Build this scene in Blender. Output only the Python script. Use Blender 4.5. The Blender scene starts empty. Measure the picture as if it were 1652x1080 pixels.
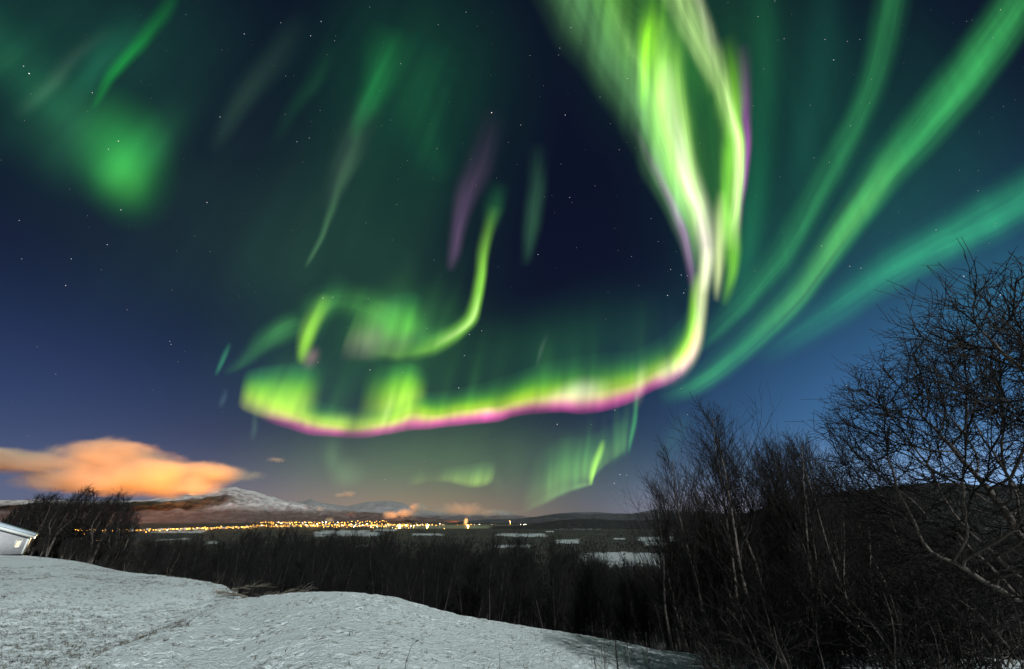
import bpy, math, random
import numpy as np
from mathutils import Vector

# ------------------------------------------------------------------ camera, world, moon, exposure
S = bpy.context.scene
COL = S.collection
PITCH = math.radians(24.9)
FPX = 642.0                      # focal length in pixels of the 1652 px wide photograph
EYE = 1.7
cam_d = bpy.data.cameras.new("camera")
cam = bpy.data.objects.new("camera", cam_d)
COL.objects.link(cam)
cam.location = (0, 0, EYE)
cam.rotation_euler = (math.pi / 2 + PITCH, 0, 0)
cam_d.sensor_width = 36.0
cam_d.lens = FPX / 1652 * 36.0
cam_d.clip_start = 0.05
cam_d.clip_end = 3.0e6
S.camera = cam
S.render.engine = 'CYCLES'
S.view_settings.view_transform = 'Standard'
S.view_settings.look = 'None'
S.view_settings.exposure = 0.0
S.view_settings.gamma = 1.0
S.cycles.transparent_max_bounces = 80
S.cycles.max_bounces = 6
S.cycles.diffuse_bounces = 2
S.cycles.volume_bounces = 2
S.cycles.sample_clamp_indirect = 2.0
S.cycles.volume_max_steps = 256
S.cycles.use_denoising = True

MOON_ELEV, MOON_AZ = math.radians(30), math.radians(149)   # azimuth clockwise from +Y: behind the camera, a little left
moon_d = bpy.data.lights.new("moon", 'SUN')
moon_d.energy = 3.5
moon_d.angle = math.radians(0.5)
moon_d.color = (0.93, 1.0, 0.99)
moon = bpy.data.objects.new("moon", moon_d)
COL.objects.link(moon)
_md = Vector((math.sin(MOON_AZ) * math.cos(MOON_ELEV), math.cos(MOON_AZ) * math.cos(MOON_ELEV), math.sin(MOON_ELEV)))
moon.rotation_euler = (-_md).to_track_quat('-Z', 'Y').to_euler()


def px_dir(u, v):
    """photo pixel -> unit direction(s) from the camera"""
    u = np.asarray(u, float); v = np.asarray(v, float)
    x = (u - 826) / FPX
    y = (540 - v) / FPX
    c, s = math.cos(PITCH), math.sin(PITCH)
    d = np.stack([x, c - y * s, s + y * c], -1)
    return d / np.linalg.norm(d, axis=-1, keepdims=True)


def px_az_tan(u, v):
    d = px_dir(u, v)
    return math.atan2(d[0], d[1]), d[2] / math.hypot(d[0], d[1])


class NT:
    """small node-tree helper"""
    def __init__(self, tree):
        self.t = tree; self.n = tree.nodes; self.l = tree.links

    def new(self, typ, **kw):
        nd = self.n.new(typ)
        for k, v in kw.items():
            setattr(nd, k, v)
        return nd

    def put(self, sock, val):
        if isinstance(val, bpy.types.NodeSocket):
            self.l.new(val, sock)
        elif val is not None:
            if isinstance(val, tuple) and len(val) == 3 and sock.type == 'RGBA':
                val = val + (1,)
            sock.default_value = val

    def m(self, op, a, b=None, c=None, clamp=False):
        nd = self.new('ShaderNodeMath', operation=op, use_clamp=clamp)
        for s, v in zip(nd.inputs, (a, b, c)):
            self.put(s, v)
        return nd.outputs[0]

    def vm(self, op, a, b=None):
        nd = self.new('ShaderNodeVectorMath', operation=op)
        self.put(nd.inputs[0], a); self.put(nd.inputs[1], b)
        return nd.outputs[0]

    def mix(self, f, a, b, blend='MIX'):
        nd = self.new('ShaderNodeMix', data_type='RGBA', blend_type=blend)
        self.put(nd.inputs[0], f); self.put(nd.inputs[6], a); self.put(nd.inputs[7], b)
        return nd.outputs[2]

    def noise(self, vec, scale, detail=4, rough=0.55, dist=0.0):
        nd = self.new('ShaderNodeTexNoise')
        self.put(nd.inputs['Vector'], vec)
        nd.inputs['Scale'].default_value = scale; nd.inputs['Detail'].default_value = detail
        nd.inputs['Roughness'].default_value = rough; nd.inputs['Distortion'].default_value = dist
        return nd.outputs[0]

    def ramp(self, f, stops, interp='LINEAR'):
        nd = self.new('ShaderNodeValToRGB')
        nd.color_ramp.interpolation = interp
        e = nd.color_ramp.elements
        while len(e) < len(stops):
            e.new(0.5)
        for el, (p, c) in zip(e, stops):
            el.position = p
            el.color = c + (1,) if isinstance(c, tuple) else (c, c, c, 1)
        self.put(nd.inputs[0], f)
        return nd.outputs[0]

    def mapr(self, f, a, b, c=0.0, d=1.0, interp='LINEAR'):
        nd = self.new('ShaderNodeMapRange', interpolation_type=interp)
        for i, v in enumerate((f, a, b, c, d)):
            self.put(nd.inputs[i], v)
        return nd.outputs[0]


def lin(r, g, b):
    f = lambda c: c / 255 / 12.92 if c <= 10 else ((c / 255 + 0.055) / 1.055) ** 2.4
    return (f(r), f(g), f(b))


def build_world():
    w = bpy.data.worlds.new("World")
    S.world = w
    w.use_nodes = True
    w.node_tree.nodes.clear()
    k = NT(w.node_tree)
    tc = k.new('ShaderNodeTexCoord')
    sep = k.new('ShaderNodeSeparateXYZ')
    k.l.new(tc.outputs['Generated'], sep.inputs[0])
    X, Y, Z = sep.outputs
    az = k.m('ARCTAN2', X, Y)
    base = k.ramp(k.m('MAXIMUM', Z, 0.0), [
        (0.0, lin(70, 77, 86)), (0.035, lin(60, 69, 84)), (0.10, lin(42, 53, 70)), (0.20, lin(27, 36, 58)),
        (0.32, lin(17, 25, 46)), (0.48, lin(12, 18, 39)), (0.68, lin(11, 16, 38)), (1.0, lin(11, 18, 34))], 'B_SPLINE')
    out = base

    def glow(out, u, v, sa, sz, col, amp):
        a0, t0 = px_az_tan(u, v)
        da = k.m('DIVIDE', k.m('SUBTRACT', az, a0), sa)
        dz = k.m('DIVIDE', k.m('SUBTRACT', Z, math.sin(math.atan(t0))), sz)
        g = k.m('EXPONENT', k.m('MULTIPLY', k.m('ADD', k.m('MULTIPLY', da, da), k.m('MULTIPLY', dz, dz)), -1.0))
        g = k.m('MULTIPLY', g, amp)
        c = k.vm('SCALE', col)
        nd = c.node; k.put(nd.inputs[3], g)
        return k.vm('ADD', out, c)
    out = glow(out, 1640, 700, 0.46, 0.24, (0.08, 0.30, 0.66), 0.50)      # blue moonlit air to the right
    out = glow(out, 1190, 828, 0.15, 0.040, (0.55, 0.38, 0.36), 0.55)     # pale glow on the horizon behind the birches
    out = glow(out, 1500, 800, 0.36, 0.07, (0.40, 0.55, 0.80), 0.50)
    out = glow(out, -40, 690, 0.42, 0.20, (0.05, 0.11, 0.36), 0.26)       # bluer towards the left
    out = glow(out, 200, 800, 0.45, 0.07, (0.17, 0.21, 0.36), 0.16)
    out = glow(out, 640, 842, 0.34, 0.070, (0.52, 0.29, 0.08), 0.36)      # town glow
    out = glow(out, 600, 842, 0.55, 0.16, (0.26, 0.17, 0.09), 0.24)
    tex = k.new('ShaderNodeTexSky', sky_type='NISHITA')
    tex.sun_disc = False
    tex.sun_elevation = MOON_ELEV
    tex.sun_rotation = MOON_AZ
    sky = k.vm('SCALE', tex.outputs[0])
    sky.node.inputs[3].default_value = 0.0008
    out = k.vm('ADD', out, sky)
    bg = k.new('ShaderNodeBackground')
    k.l.new(out, bg.inputs[0])
    bg.inputs[1].default_value = 1.0
    wo = k.new('ShaderNodeOutputWorld')
    k.l.new(bg.outputs[0], wo.inputs[0])


build_world()

# ------------------------------------------------------------------ object helpers
rng = np.random.default_rng(7)
random.seed(7)


def tag(o, label=None, cat=None, group=None, kind=None):
    if label: o['label'] = label
    if cat: o['category'] = cat
    if group: o['group'] = group
    if kind: o['kind'] = kind
    return o


def empty(name, loc, rz=0.0):
    o = bpy.data.objects.new(name, None)
    COL.objects.link(o)
    o.location = loc
    o.rotation_euler = (0, 0, rz)
    o.empty_display_size = 0.3
    return o


def mesh_np(name, verts, quads=None, tris=None, mat=None, smooth=False):
    me = bpy.data.meshes.new(name)
    verts = np.asarray(verts, np.float32)
    nq = 0 if quads is None else len(quads)
    nt = 0 if tris is None else len(tris)
    me.vertices.add(len(verts))
    me.vertices.foreach_set('co', verts.ravel())
    loops, starts = [], []
    p = 0
    if nq:
        loops.append(np.asarray(quads, np.int32).ravel()); starts.append(np.arange(nq, dtype=np.int32) * 4); p = nq * 4
    if nt:
        loops.append(np.asarray(tris, np.int32).ravel()); starts.append(p + np.arange(nt, dtype=np.int32) * 3)
    lo = np.concatenate(loops)
    me.loops.add(len(lo))
    me.loops.foreach_set('vertex_index', lo)
    me.polygons.add(nq + nt)
    me.polygons.foreach_set('loop_start', np.concatenate(starts))
    if smooth:
        me.polygons.foreach_set('use_smooth', np.ones(nq + nt, bool))
    me.update(calc_edges=True)
    if mat:
        me.materials.append(mat)
    return me


def link(name, me, parent=None, loc=None):
    o = bpy.data.objects.new(name, me)
    COL.objects.link(o)
    if parent: o.parent = parent
    if loc is not None: o.location = loc
    return o


class MB:
    """collects boxes, prisms and tubes into one mesh"""
    def __init__(self):
        self.v, self.q, self.t, self.n = [], [], [], 0

    def add(self, v, q=(), t=()):
        self.v.append(np.asarray(v, float))
        self.q += [tuple(i + self.n for i in f) for f in q]
        self.t += [tuple(i + self.n for i in f) for f in t]
        self.n += len(v)

    def box(self, c, s, rz=0.0):
        x, y, z = (a / 2 for a in s)
        v = np.array([(-x, -y, -z), (x, -y, -z), (x, y, -z), (-x, y, -z), (-x, -y, z), (x, -y, z), (x, y, z), (-x, y, z)])
        if rz:
            cs, sn = math.cos(rz), math.sin(rz)
            v = v @ np.array([[cs, sn, 0], [-sn, cs, 0], [0, 0, 1]])
        self.add(v + np.array(c), [(3, 2, 1, 0), (4, 5, 6, 7), (0, 1, 5, 4), (1, 2, 6, 5), (2, 3, 7, 6), (3, 0, 4, 7)])
        return self

    def prism(self, poly, y0, y1):
        """polygon of (x, z) extruded along y"""
        n = len(poly)
        v = [(x, y0, z) for x, z in poly] + [(x, y1, z) for x, z in poly]
        q = [((i + 1) % n, i, i + n, (i + 1) % n + n) for i in range(n)]
        t = [(0, i, i + 1) for i in range(1, n - 1)] + [(n, n + i + 1, n + i) for i in range(1, n - 1)]
        self.add(v, q, t)
        return self

    def tube(self, pts, rad, sides=5):
        v, q = tubes(np.asarray(pts, float)[None], np.asarray(rad, float)[None], sides)
        self.add(v, q)
        return self

    def build(self, name, mat, parent=None, loc=None, smooth=False):
        me = mesh_np(name, np.concatenate(self.v), self.q or None, self.t or None, mat, smooth)
        return link(name, me, parent, loc)


def tubes(P, R, sides):
    """P (N,k,3) polylines, R (N,k) radii -> verts, quads"""
    N, k, _ = P.shape
    T = np.gradient(P, axis=1)
    T /= np.linalg.norm(T, axis=-1, keepdims=True) + 1e-9
    ref = np.where(np.abs(T[..., 2:3]) > 0.9, np.array([1.0, 0, 0]), np.array([0, 0, 1.0]))
    ref = np.broadcast_to(ref[:, :1], T.shape)
    A = np.cross(T, ref); A /= np.linalg.norm(A, axis=-1, keepdims=True) + 1e-9
    B = np.cross(T, A)
    a = np.arange(sides) / sides * 2 * math.pi
    V = P[:, :, None] + R[:, :, None, None] * (np.cos(a)[:, None] * A[:, :, None] + np.sin(a)[:, None] * B[:, :, None])
    idx = np.arange(N * k * sides).reshape(N, k, sides)
    nx = np.roll(idx, -1, axis=2)
    q = np.stack([idx[:, :-1], nx[:, :-1], nx[:, 1:], idx[:, 1:]], -1).reshape(-1, 4)
    return V.reshape(-1, 3), q


def copy_tree(o, parent=None):
    c = o.copy()
    COL.objects.link(c)
    if parent: c.parent = parent
    for ch in [x for x in CHILDREN.get(o.name, [])]:
        copy_tree(ch, c)
    return c


CHILDREN = {}


def child(o, parent):
    CHILDREN.setdefault(parent.name, []).append(o)
    return o


def mat_new(name):
    m = bpy.data.materials.new(name)
    m.use_nodes = True
    k = NT(m.node_tree)
    b = m.node_tree.nodes['Principled BSDF']
    return m, k, b


def simple_mat(name, col, rough=0.8, var=0.25, scale=6.0, bump=0.0, spec=0.3):
    m, k, b = mat_new(name)
    tc = k.new('ShaderNodeTexCoord')
    n = k.noise(tc.outputs['Object'], scale, 5, 0.6)
    lo = tuple(c * (1 - var) for c in col); hi = tuple(min(1, c * (1 + var)) for c in col)
    k.put(b.inputs['Base Color'], k.mix(k.mapr(n, 0.3, 0.7), lo, hi))
    b.inputs['Roughness'].default_value = rough
    b.inputs['Specular IOR Level'].default_value = spec
    if bump:
        bn = k.new('ShaderNodeBump'); bn.inputs['Strength'].default_value = bump
        k.l.new(n, bn.inputs['Height']); k.l.new(bn.outputs[0], b.inputs['Normal'])
    return m


def emit_mat(name, col, strength):
    m = bpy.data.materials.new(name); m.use_nodes = True
    m.node_tree.nodes.clear()
    k = NT(m.node_tree)
    e = k.new('ShaderNodeEmission'); k.put(e.inputs[0], col); e.inputs[1].default_value = strength
    o = k.new('ShaderNodeOutputMaterial'); k.l.new(e.outputs[0], o.inputs[0])
    m.cycles.emission_sampling = 'NONE'
    return m


# ------------------------------------------------------------------ terrain
# crest of the snowy hill the camera stands on: photo pixel and ground distance
_crest = [(-900, 900, 90), (-300, 893, 90), (0, 894, 88), (40, 896, 86), (70, 899, 66), (130, 906, 52), (200, 923, 40), (300, 932, 32),
          (352, 941, 27), (384, 948, 23), (400, 966, 19.5), (430, 960, 18), (480, 955.5, 16.5), (560, 954, 15), (640, 963, 15), (740, 992, 15), (830, 1008, 15),
          (900, 1018, 15), (1000, 1035, 15), (1060, 1049, 14.5), (1140, 1056, 14.5), (1300, 1060, 14.5), (1652, 1063, 14.5), (2600, 1064, 15)]
_ca = np.array([px_az_tan(u, v)[0] for u, v, r in _crest])
_ct = np.array([px_az_tan(u, v)[1] for u, v, r in _crest])
_cr = np.array([r for u, v, r in _crest])
_ct[0] = -0.04; _ct[-1] = -0.22
_fa = np.linspace(-1.7, 1.7, 1701)
_kw = np.exp(-0.5 * (np.arange(-60, 61) / 6.0) ** 2); _kw /= _kw.sum()
_ct = np.convolve(np.pad(np.interp(_fa, _ca, _ct), 60, 'edge'), _kw, 'valid')
_cr = np.convolve(np.pad(np.interp(_fa, _ca, _cr), 60, 'edge'), _kw, 'valid')
_ca = _fa
_vr = np.array([0, 30, 100, 200, 400, 800, 1500, 2500, 3700, 3950, 4200, 5900, 6300, 7500, 9000, 60000.0])
_vz = np.array([-5, -9, -24, -38, -50, -58, -64, -68, -71, -74.5, -79, -79, -73.5, -66, -60, -70.0])
_vz_land = np.array([-5, -9, -24, -38, -50, -58, -64, -67, -70, -70, -70, -69, -68, -62, -58, -70.0])


def vnoise(x, y, seed=0):
    """cheap value noise, vectorised"""
    xi = np.floor(x).astype(np.int64); yi = np.floor(y).astype(np.int64)
    xf = x - xi; yf = y - yi
    def h(a, b):
        n = (a * 374761393 + b * 668265263 + seed * 144665) & 0xffffffff
        n = ((n ^ (n >> 13)) * 1274126177) & 0xffffffff
        return ((n ^ (n >> 16)) & 0xffff) / 65535.0
    sx = xf * xf * (3 - 2 * xf); sy = yf * yf * (3 - 2 * yf)
    return (h(xi, yi) * (1 - sx) + h(xi + 1, yi) * sx) * (1 - sy) + (h(xi, yi + 1) * (1 - sx) + h(xi + 1, yi + 1) * sx) * sy


def fbm(x, y, oct=4, seed=0, gain=0.5):
    s, a, t = 0, 1.0, 0
    for i in range(oct):
        s = s + a * vnoise(x * 2 ** i, y * 2 ** i, seed + i * 17); t += a; a *= gain
    return s / t


def smooth01(x):
    x = np.clip(x, 0, 1)
    return x * x * (3 - 2 * x)


A_FJ0, A_FJ1 = px_az_tan(596, 850)[0], px_az_tan(905, 850)[0]


def _edge():
    # line on the ground between the rough bank (left) and the smooth mound, from two photo pixels
    out = []
    for u, v, r in ((388, 966, 20.0), (235, 1000, 12.5), (60, 1078, 8.0)):
        a = px_az_tan(u, v)[0]
        out.append((r * math.sin(a), r * math.cos(a)))
    return np.array(out)


_E = _edge()


def BD(x, y):
    """signed distance, positive on the rough side"""
    best = np.full(np.shape(x), -1e9)
    d = np.full(np.shape(x), 1e9)
    sg = np.zeros(np.shape(x))
    for i in range(2):
        p, q = _E[i], _E[i + 1]
        e = q - p; L = np.hypot(*e); e = e / L
        rx, ry = x - p[0], y - p[1]
        t = rx * e[0] + ry * e[1]
        lo = -60 if i == 0 else 0; hi = L + 60 if i == 1 else L
        tc = np.clip(t, lo, hi)
        dist = np.hypot(rx - tc * e[0], ry - tc * e[1])
        side = -(rx * e[1] - ry * e[0])
        m = dist < d
        d = np.where(m, dist, d); sg = np.where(m, np.sign(side), sg)
    return d * sg * -1.0


def rough_mask(x, y):
    return smooth01((BD(x, y) + 0.5 + (fbm(x * .8, y * .8, 2, 71) - .5) * 1.6) / 1.0)


def ground_z(x, y, detail=True):
    x = np.asarray(x, float); y = np.asarray(y, float)
    r = np.hypot(x, y); a = np.arctan2(x, y)
    back = np.abs(a) > 1.9
    rc = np.interp(a, _ca, _cr); tc = np.interp(a, _ca, _ct)
    zc = EYE + tc * rc
    s = r / rc
    z_in = zc * np.clip(s, 0, 1) ** 1.15
    # beyond the crest: fall away into the valley
    w_f = smooth01((a - A_FJ0) / 0.03) * smooth01((A_FJ1 - a) / 0.05)
    zv = EYE + np.interp(r, _vr, _vz) * w_f + np.interp(r, _vr, _vz_land) * (1 - w_f)
    slope_line = zc - (0.07 + 0.23 * smooth01((a + 0.80) / 0.25)) * np.maximum(r - rc, 0) ** 1.02
    z_out = np.maximum(zv, slope_line) if False else np.where(slope_line > zv, slope_line, zv)
    z = np.where(s < 1, z_in, z_out)
    if detail:
        near = np.clip(1 - r / 60, 0, 1)
        z = z + near * (fbm(x * 0.35, y * 0.35, 3, 3) - 0.5) * 0.10 * np.clip(r / 3, 0, 1)
        rough = rough_mask(x, y) * 0.75 + 0.25
        z = z - 0.85 * near * smooth01((BD(x, y) + 0.6) / 2.4) * np.clip((r - 4.5) / 9, 0, 1) * smooth01((27 - r) / 9)
        z = z + near * rough * (fbm(x * 2.4, y * 2.4, 3, 11) - 0.5) * 0.16
        tiny = np.clip(1 - r / 34, 0, 1) * smooth01((rc + 6 - r) / 4)
        pits = np.clip(fbm(x * 5.5 + 7, y * 5.5, 2, 51) - 0.56, 0, 1)
        z = z + tiny * ((fbm(x * 7.0, y * 7.0, 2, 19) - 0.5) * 0.055 * (0.6 + rough) - pits * 0.24 * smooth01((fbm(x * .3, y * .3, 2, 61) - .36) / .15))
        z = z + smooth01((r - 120) / 300) * (fbm(x / 160.0, y / 160.0, 3, 5) - 0.5) * np.clip(r / 2500, 0.2, 1.0) * 7 * (1 - w_f * (r > 3000))
        mid = smooth01((r - 900) / 600) * smooth01((3600 - r) / 500)
        z = z + mid * (fbm(x / 420.0 + 3.3, y / 420.0, 2, 8) - 0.5) * 16
    return z


def hit(u, v, rmax=9000):
    """where the ray through a photo pixel meets the ground"""
    d = px_dir(u, v)
    r = np.geomspace(3, rmax, 3000)
    h = math.hypot(d[0], d[1])
    x, y = d[0] / h * r, d[1] / h * r
    below = EYE + d[2] / h * r < ground_z(x, y, False)
    i = int(np.argmax(below)) if below.any() else len(r) - 1
    return x[i], y[i], r[i]


# snow fields in the valley: (pixel rectangle) -> polar patch
_fields = [(898, 850.5, 975, 854), (803, 861, 880, 867), (898, 871.5, 934, 876), (940, 893, 1095, 911), (990, 869, 1008, 871.5),
           (1030, 866, 1092, 873), (245, 857, 330, 861), (250, 867.5, 305, 871), (508, 857, 592, 866), (604, 854, 640, 858),
           (560, 861, 615, 866), (795, 878, 852, 884), (690, 864, 715, 866), (665, 862.5, 710, 865), (575, 879, 592, 882), (335, 875, 350, 879),
           (1040, 874, 1080, 878), (880, 856, 893, 858)]


def snow_mask(x, y):
    r = np.hypot(x, y); a = np.arctan2(x, y)
    out = np.zeros_like(r)
    for (u0, v0, u1, v1) in _fields:
        um = (u0 + u1) / 2
        _, _, ra = hit(um, v0); _, _, rb = hit(um, v1)
        a0, a1 = px_az_tan(u0, v0)[0], px_az_tan(u1, v0)[0]
        r0, r1 = min(ra, rb), max(ra, rb)
        wob = (fbm(a * 90, r / 60, 3, 21) - 0.5) * 1.5
        ca = (a - (a0 + a1) / 2) / ((a1 - a0) / 2) + wob * 0.35
        cr = (r - (r0 + r1) / 2) / ((r1 - r0) / 2) + wob * 0.8
        out = np.maximum(out, smooth01((1.1 - np.maximum(np.abs(ca), np.abs(cr))) / 0.2))
    return out


def build_ground():
    az_f = np.linspace(-1.05, 1.05, 1100)
    az_c = np.linspace(1.05, 2 * math.pi - 1.05, 90)[1:-1]
    az = np.concatenate([az_f, az_c])
    r = np.concatenate([[0.0], np.linspace(1.0, 22, 330), np.geomspace(22, 300, 150)[1:], np.geomspace(300, 3000, 170)[1:], np.geomspace(3000, 60000, 90)[1:]])
    R, A = np.meshgrid(r, az, indexing='ij')
    X, Y = R * np.sin(A), R * np.cos(A)
    Z = ground_z(X, Y)
    nr, na = R.shape
    idx = np.arange(nr * na).reshape(nr, na)
    nx = np.roll(idx, -1, axis=1)
    q = np.stack([idx[:-1], idx[1:], nx[1:], nx[:-1]], -1).reshape(-1, 4)
    me = mesh_np("ground", np.stack([X, Y, Z], -1).reshape(-1, 3), q, None, None, True)
    An = (A + math.pi) % (2 * math.pi) - math.pi
    far = smooth01((R - 110) / 60)
    open_snow = np.ones_like(R)
    rc = np.interp(An, _ca, _cr)
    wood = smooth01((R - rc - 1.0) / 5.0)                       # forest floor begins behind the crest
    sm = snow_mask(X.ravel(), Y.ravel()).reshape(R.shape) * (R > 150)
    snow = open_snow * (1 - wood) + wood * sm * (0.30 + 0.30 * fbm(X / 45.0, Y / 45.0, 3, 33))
    # rough half of the field (left), smooth groomed mound (right)
    rough = rough_mask(X, Y) * (R < 100)
    at = me.attributes.new("snow", 'FLOAT', 'POINT'); at.data.foreach_set('value', snow.ravel().astype(np.float32))
    at = me.attributes.new("rough", 'FLOAT', 'POINT'); at.data.foreach_set('value', rough.ravel().astype(np.float32))
    m, k, b = mat_new("snowy_ground")
    geo = k.new('ShaderNodeNewGeometry')
    pos = geo.outputs['Position']
    a1 = k.new('ShaderNodeAttribute', attribute_name='snow')
    a2 = k.new('ShaderNodeAttribute', attribute_name='rough')
    snow_a, rough_a = a1.outputs['Fac'], a2.outputs['Fac']
    n_big = k.noise(pos, 0.22, 4, 0.6)
    n_mid = k.noise(pos, 1.7, 5, 0.6)
    n_fine = k.noise(pos, 9.0, 4, 0.65)
    n_vfine = k.noise(pos, 32.0, 3, 0.6)
    # grass and soil showing through thin snow
    patch = k.m('ADD', k.m('MULTIPLY', n_mid, 0.55), k.m('MULTIPLY', n_fine, 0.45))
    patch = k.m('ADD', patch, k.m('MULTIPLY', k.m('SUBTRACT', n_big, 0.5), 0.45))
    bare_l = k.mapr(patch, 0.56, 0.66)
    bare_r = k.mapr(patch, 0.66, 0.78)
    bare = k.m('ADD', k.m('MULTIPLY', bare_l, rough_a), k.m('MULTIPLY', bare_r, k.m('SUBTRACT', 1.0, rough_a)), clamp=True)
    soil = k.mix(n_fine, (0.055, 0.045, 0.030), (0.16, 0.135, 0.085))
    snowc = k.mix(n_mid, (0.70, 0.77, 0.79), (0.84, 0.89, 0.91))
    # grass tips and trampled soil showing as small dark specks
    spv = k.new('ShaderNodeTexVoronoi'); spv.inputs['Scale'].default_value = 6.5; spv.inputs['Randomness'].default_value = 1.0
    k.l.new(k.vm('ADD', pos, k.vm('MULTIPLY', k.vm('ADD', n_fine, (-0.5, -0.5, -0.5)), (0.22, 0.10, 0.1))), spv.inputs['Vector'])
    speck = k.mapr(spv.outputs['Distance'], 0.36, 0.20)
    gate = k.mapr(k.m('ADD', n_mid, k.m('MULTIPLY', rough_a, 0.08)), 0.46, 0.56)
    bare = k.m('MAXIMUM', bare, k.m('MULTIPLY', k.m('MULTIPLY', speck, gate), 0.85))
    field = k.mix(k.m('MULTIPLY', bare, 0.85), snowc, soil)
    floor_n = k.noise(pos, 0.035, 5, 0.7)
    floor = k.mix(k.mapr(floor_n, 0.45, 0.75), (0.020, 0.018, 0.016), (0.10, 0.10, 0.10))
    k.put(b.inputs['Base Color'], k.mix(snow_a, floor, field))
    b.inputs['Roughness'].default_value = 0.75
    b.inputs['Specular IOR Level'].default_value = 0.2
    vor = k.new('ShaderNodeTexVoronoi'); vor.inputs['Scale'].default_value = 4.2
    k.l.new(pos, vor.inputs['Vector'])
    foot = k.mapr(vor.outputs['Distance'], 0.10, 0.32)
    n_grain = k.noise(pos, 21.0, 3, 0.6)
    hgt = k.m('ADD', k.m('MULTIPLY', n_fine, 0.75), k.m('MULTIPLY', n_vfine, 0.30))
    hgt = k.m('ADD', hgt, k.m('MULTIPLY', n_grain, 0.75))
    hgt = k.m('ADD', hgt, k.m('MULTIPLY', foot, k.mapr(n_big, 0.42, 0.55, 0.05, 0.55)))
    hgt = k.m('ADD', hgt, k.m('MULTIPLY', n_mid, k.mapr(rough_a, 0, 1, 0.25, 1.1)))
    bn = k.new('ShaderNodeBump'); bn.inputs['Strength'].default_value = 0.9; bn.inputs['Distance'].default_value = 0.10
    k.l.new(hgt, bn.inputs['Height']); k.l.new(bn.outputs[0], b.inputs['Normal'])
    me.materials.append(m)
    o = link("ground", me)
    tag(o, kind='structure')


build_ground()


def build_water():
    az = np.linspace(A_FJ0 - 0.04, A_FJ1 + 0.12, 60)
    r = np.geomspace(3500, 6900, 40)
    R, A = np.meshgrid(r, az, indexing='ij')
    Z = np.full_like(R, EYE - 74.2)
    nr, na = R.shape
    idx = np.arange(nr * na).reshape(nr, na)
    q = np.stack([idx[:-1, :-1], idx[1:, :-1], idx[1:, 1:], idx[:-1, 1:]], -1).reshape(-1, 4)
    m, k, b = mat_new("fjord_water")
    b.inputs['Base Color'].default_value = (0.015, 0.022, 0.03, 1)
    b.inputs['Roughness'].default_value = 0.22
    geo = k.new('ShaderNodeNewGeometry')
    n = k.noise(geo.outputs['Position'], 0.02, 4, 0.6)
    bn = k.new('ShaderNodeBump'); bn.inputs['Strength'].default_value = 0.15; bn.inputs['Distance'].default_value = 2.0
    k.l.new(n, bn.inputs['Height']); k.l.new(bn.outputs[0], b.inputs['Normal'])
    o = link("water", mesh_np("water", np.stack([R * np.sin(A), R * np.cos(A), Z], -1).reshape(-1, 3), q, None, m, True))
    tag(o, kind='structure')


build_water()


# ------------------------------------------------------------------ mountains and hills
def ridge(name, sil, r_base, r_ridge, r_back, z_base, mat, amp, seed, nu=420, nr=90, sharp=1.0, fscale=1.0):
    """sil: skyline as photo pixels; the slope climbs from r_base to the skyline at r_ridge and falls away behind"""
    us = np.array([p[0] for p in sil], float)
    at = [px_az_tan(*p) for p in sil]
    az_k = np.array([p[0] for p in at]); tn_k = np.array([p[1] for p in at])
    az = np.linspace(az_k[0], az_k[-1], nu)
    tn = np.interp(az, az_k, tn_k)
    r = np.concatenate([np.linspace(r_base, r_ridge, nr), np.linspace(r_ridge, r_back, nr // 3)[1:]])
    R, A = np.meshgrid(r, az, indexing='ij')
    ztop = EYE + tn[None] * r_ridge
    s = np.clip((R - r_base) / (r_ridge - r_base), 0, 1)
    sb = np.clip((R - r_ridge) / (r_back - r_ridge), 0, 1)
    X, Y = R * np.sin(A), R * np.cos(A)
    L = (r_ridge - r_base) * 0.22 * fscale
    n = fbm(X / L, Y / L, 6, seed, 0.55)
    rid = 1 - np.abs(2 * fbm(X / L * 1.3 + 5, Y / L * 1.3, 5, seed + 3, 0.5) - 1)
    H = (ztop - z_base)
    z = z_base + H * (s ** sharp) * (1 - sb) 
    env = np.sin(np.pi * np.clip(s, 0, 1)) ** 0.8 * (1 - sb) + 0.10 * (s >= 1) * (1 - sb) + 0.06 * smooth01(s * 4)
    z = z + env * amp * ((n - 0.5) * 1.2 + (rid - 0.6) * 0.9)
    # keep the slope under the line of sight to its own skyline
    lim = EYE + tn[None] * R
    z = np.where(s < 1, np.minimum(z, lim - 0.01 * amp * (1 - s) + 0.05 * amp * (n - 0.5)), z)
    nr_, na = R.shape
    idx = np.arange(nr_ * na).reshape(nr_, na)
    q = np.stack([idx[:-1, :-1], idx[1:, :-1], idx[1:, 1:], idx[:-1, 1:]], -1).reshape(-1, 4)
    o = link(name, mesh_np(name, np.stack([X, Y, z], -1).reshape(-1, 3), q, None, mat, True))
    tag(o, kind='structure')
    return o


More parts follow.
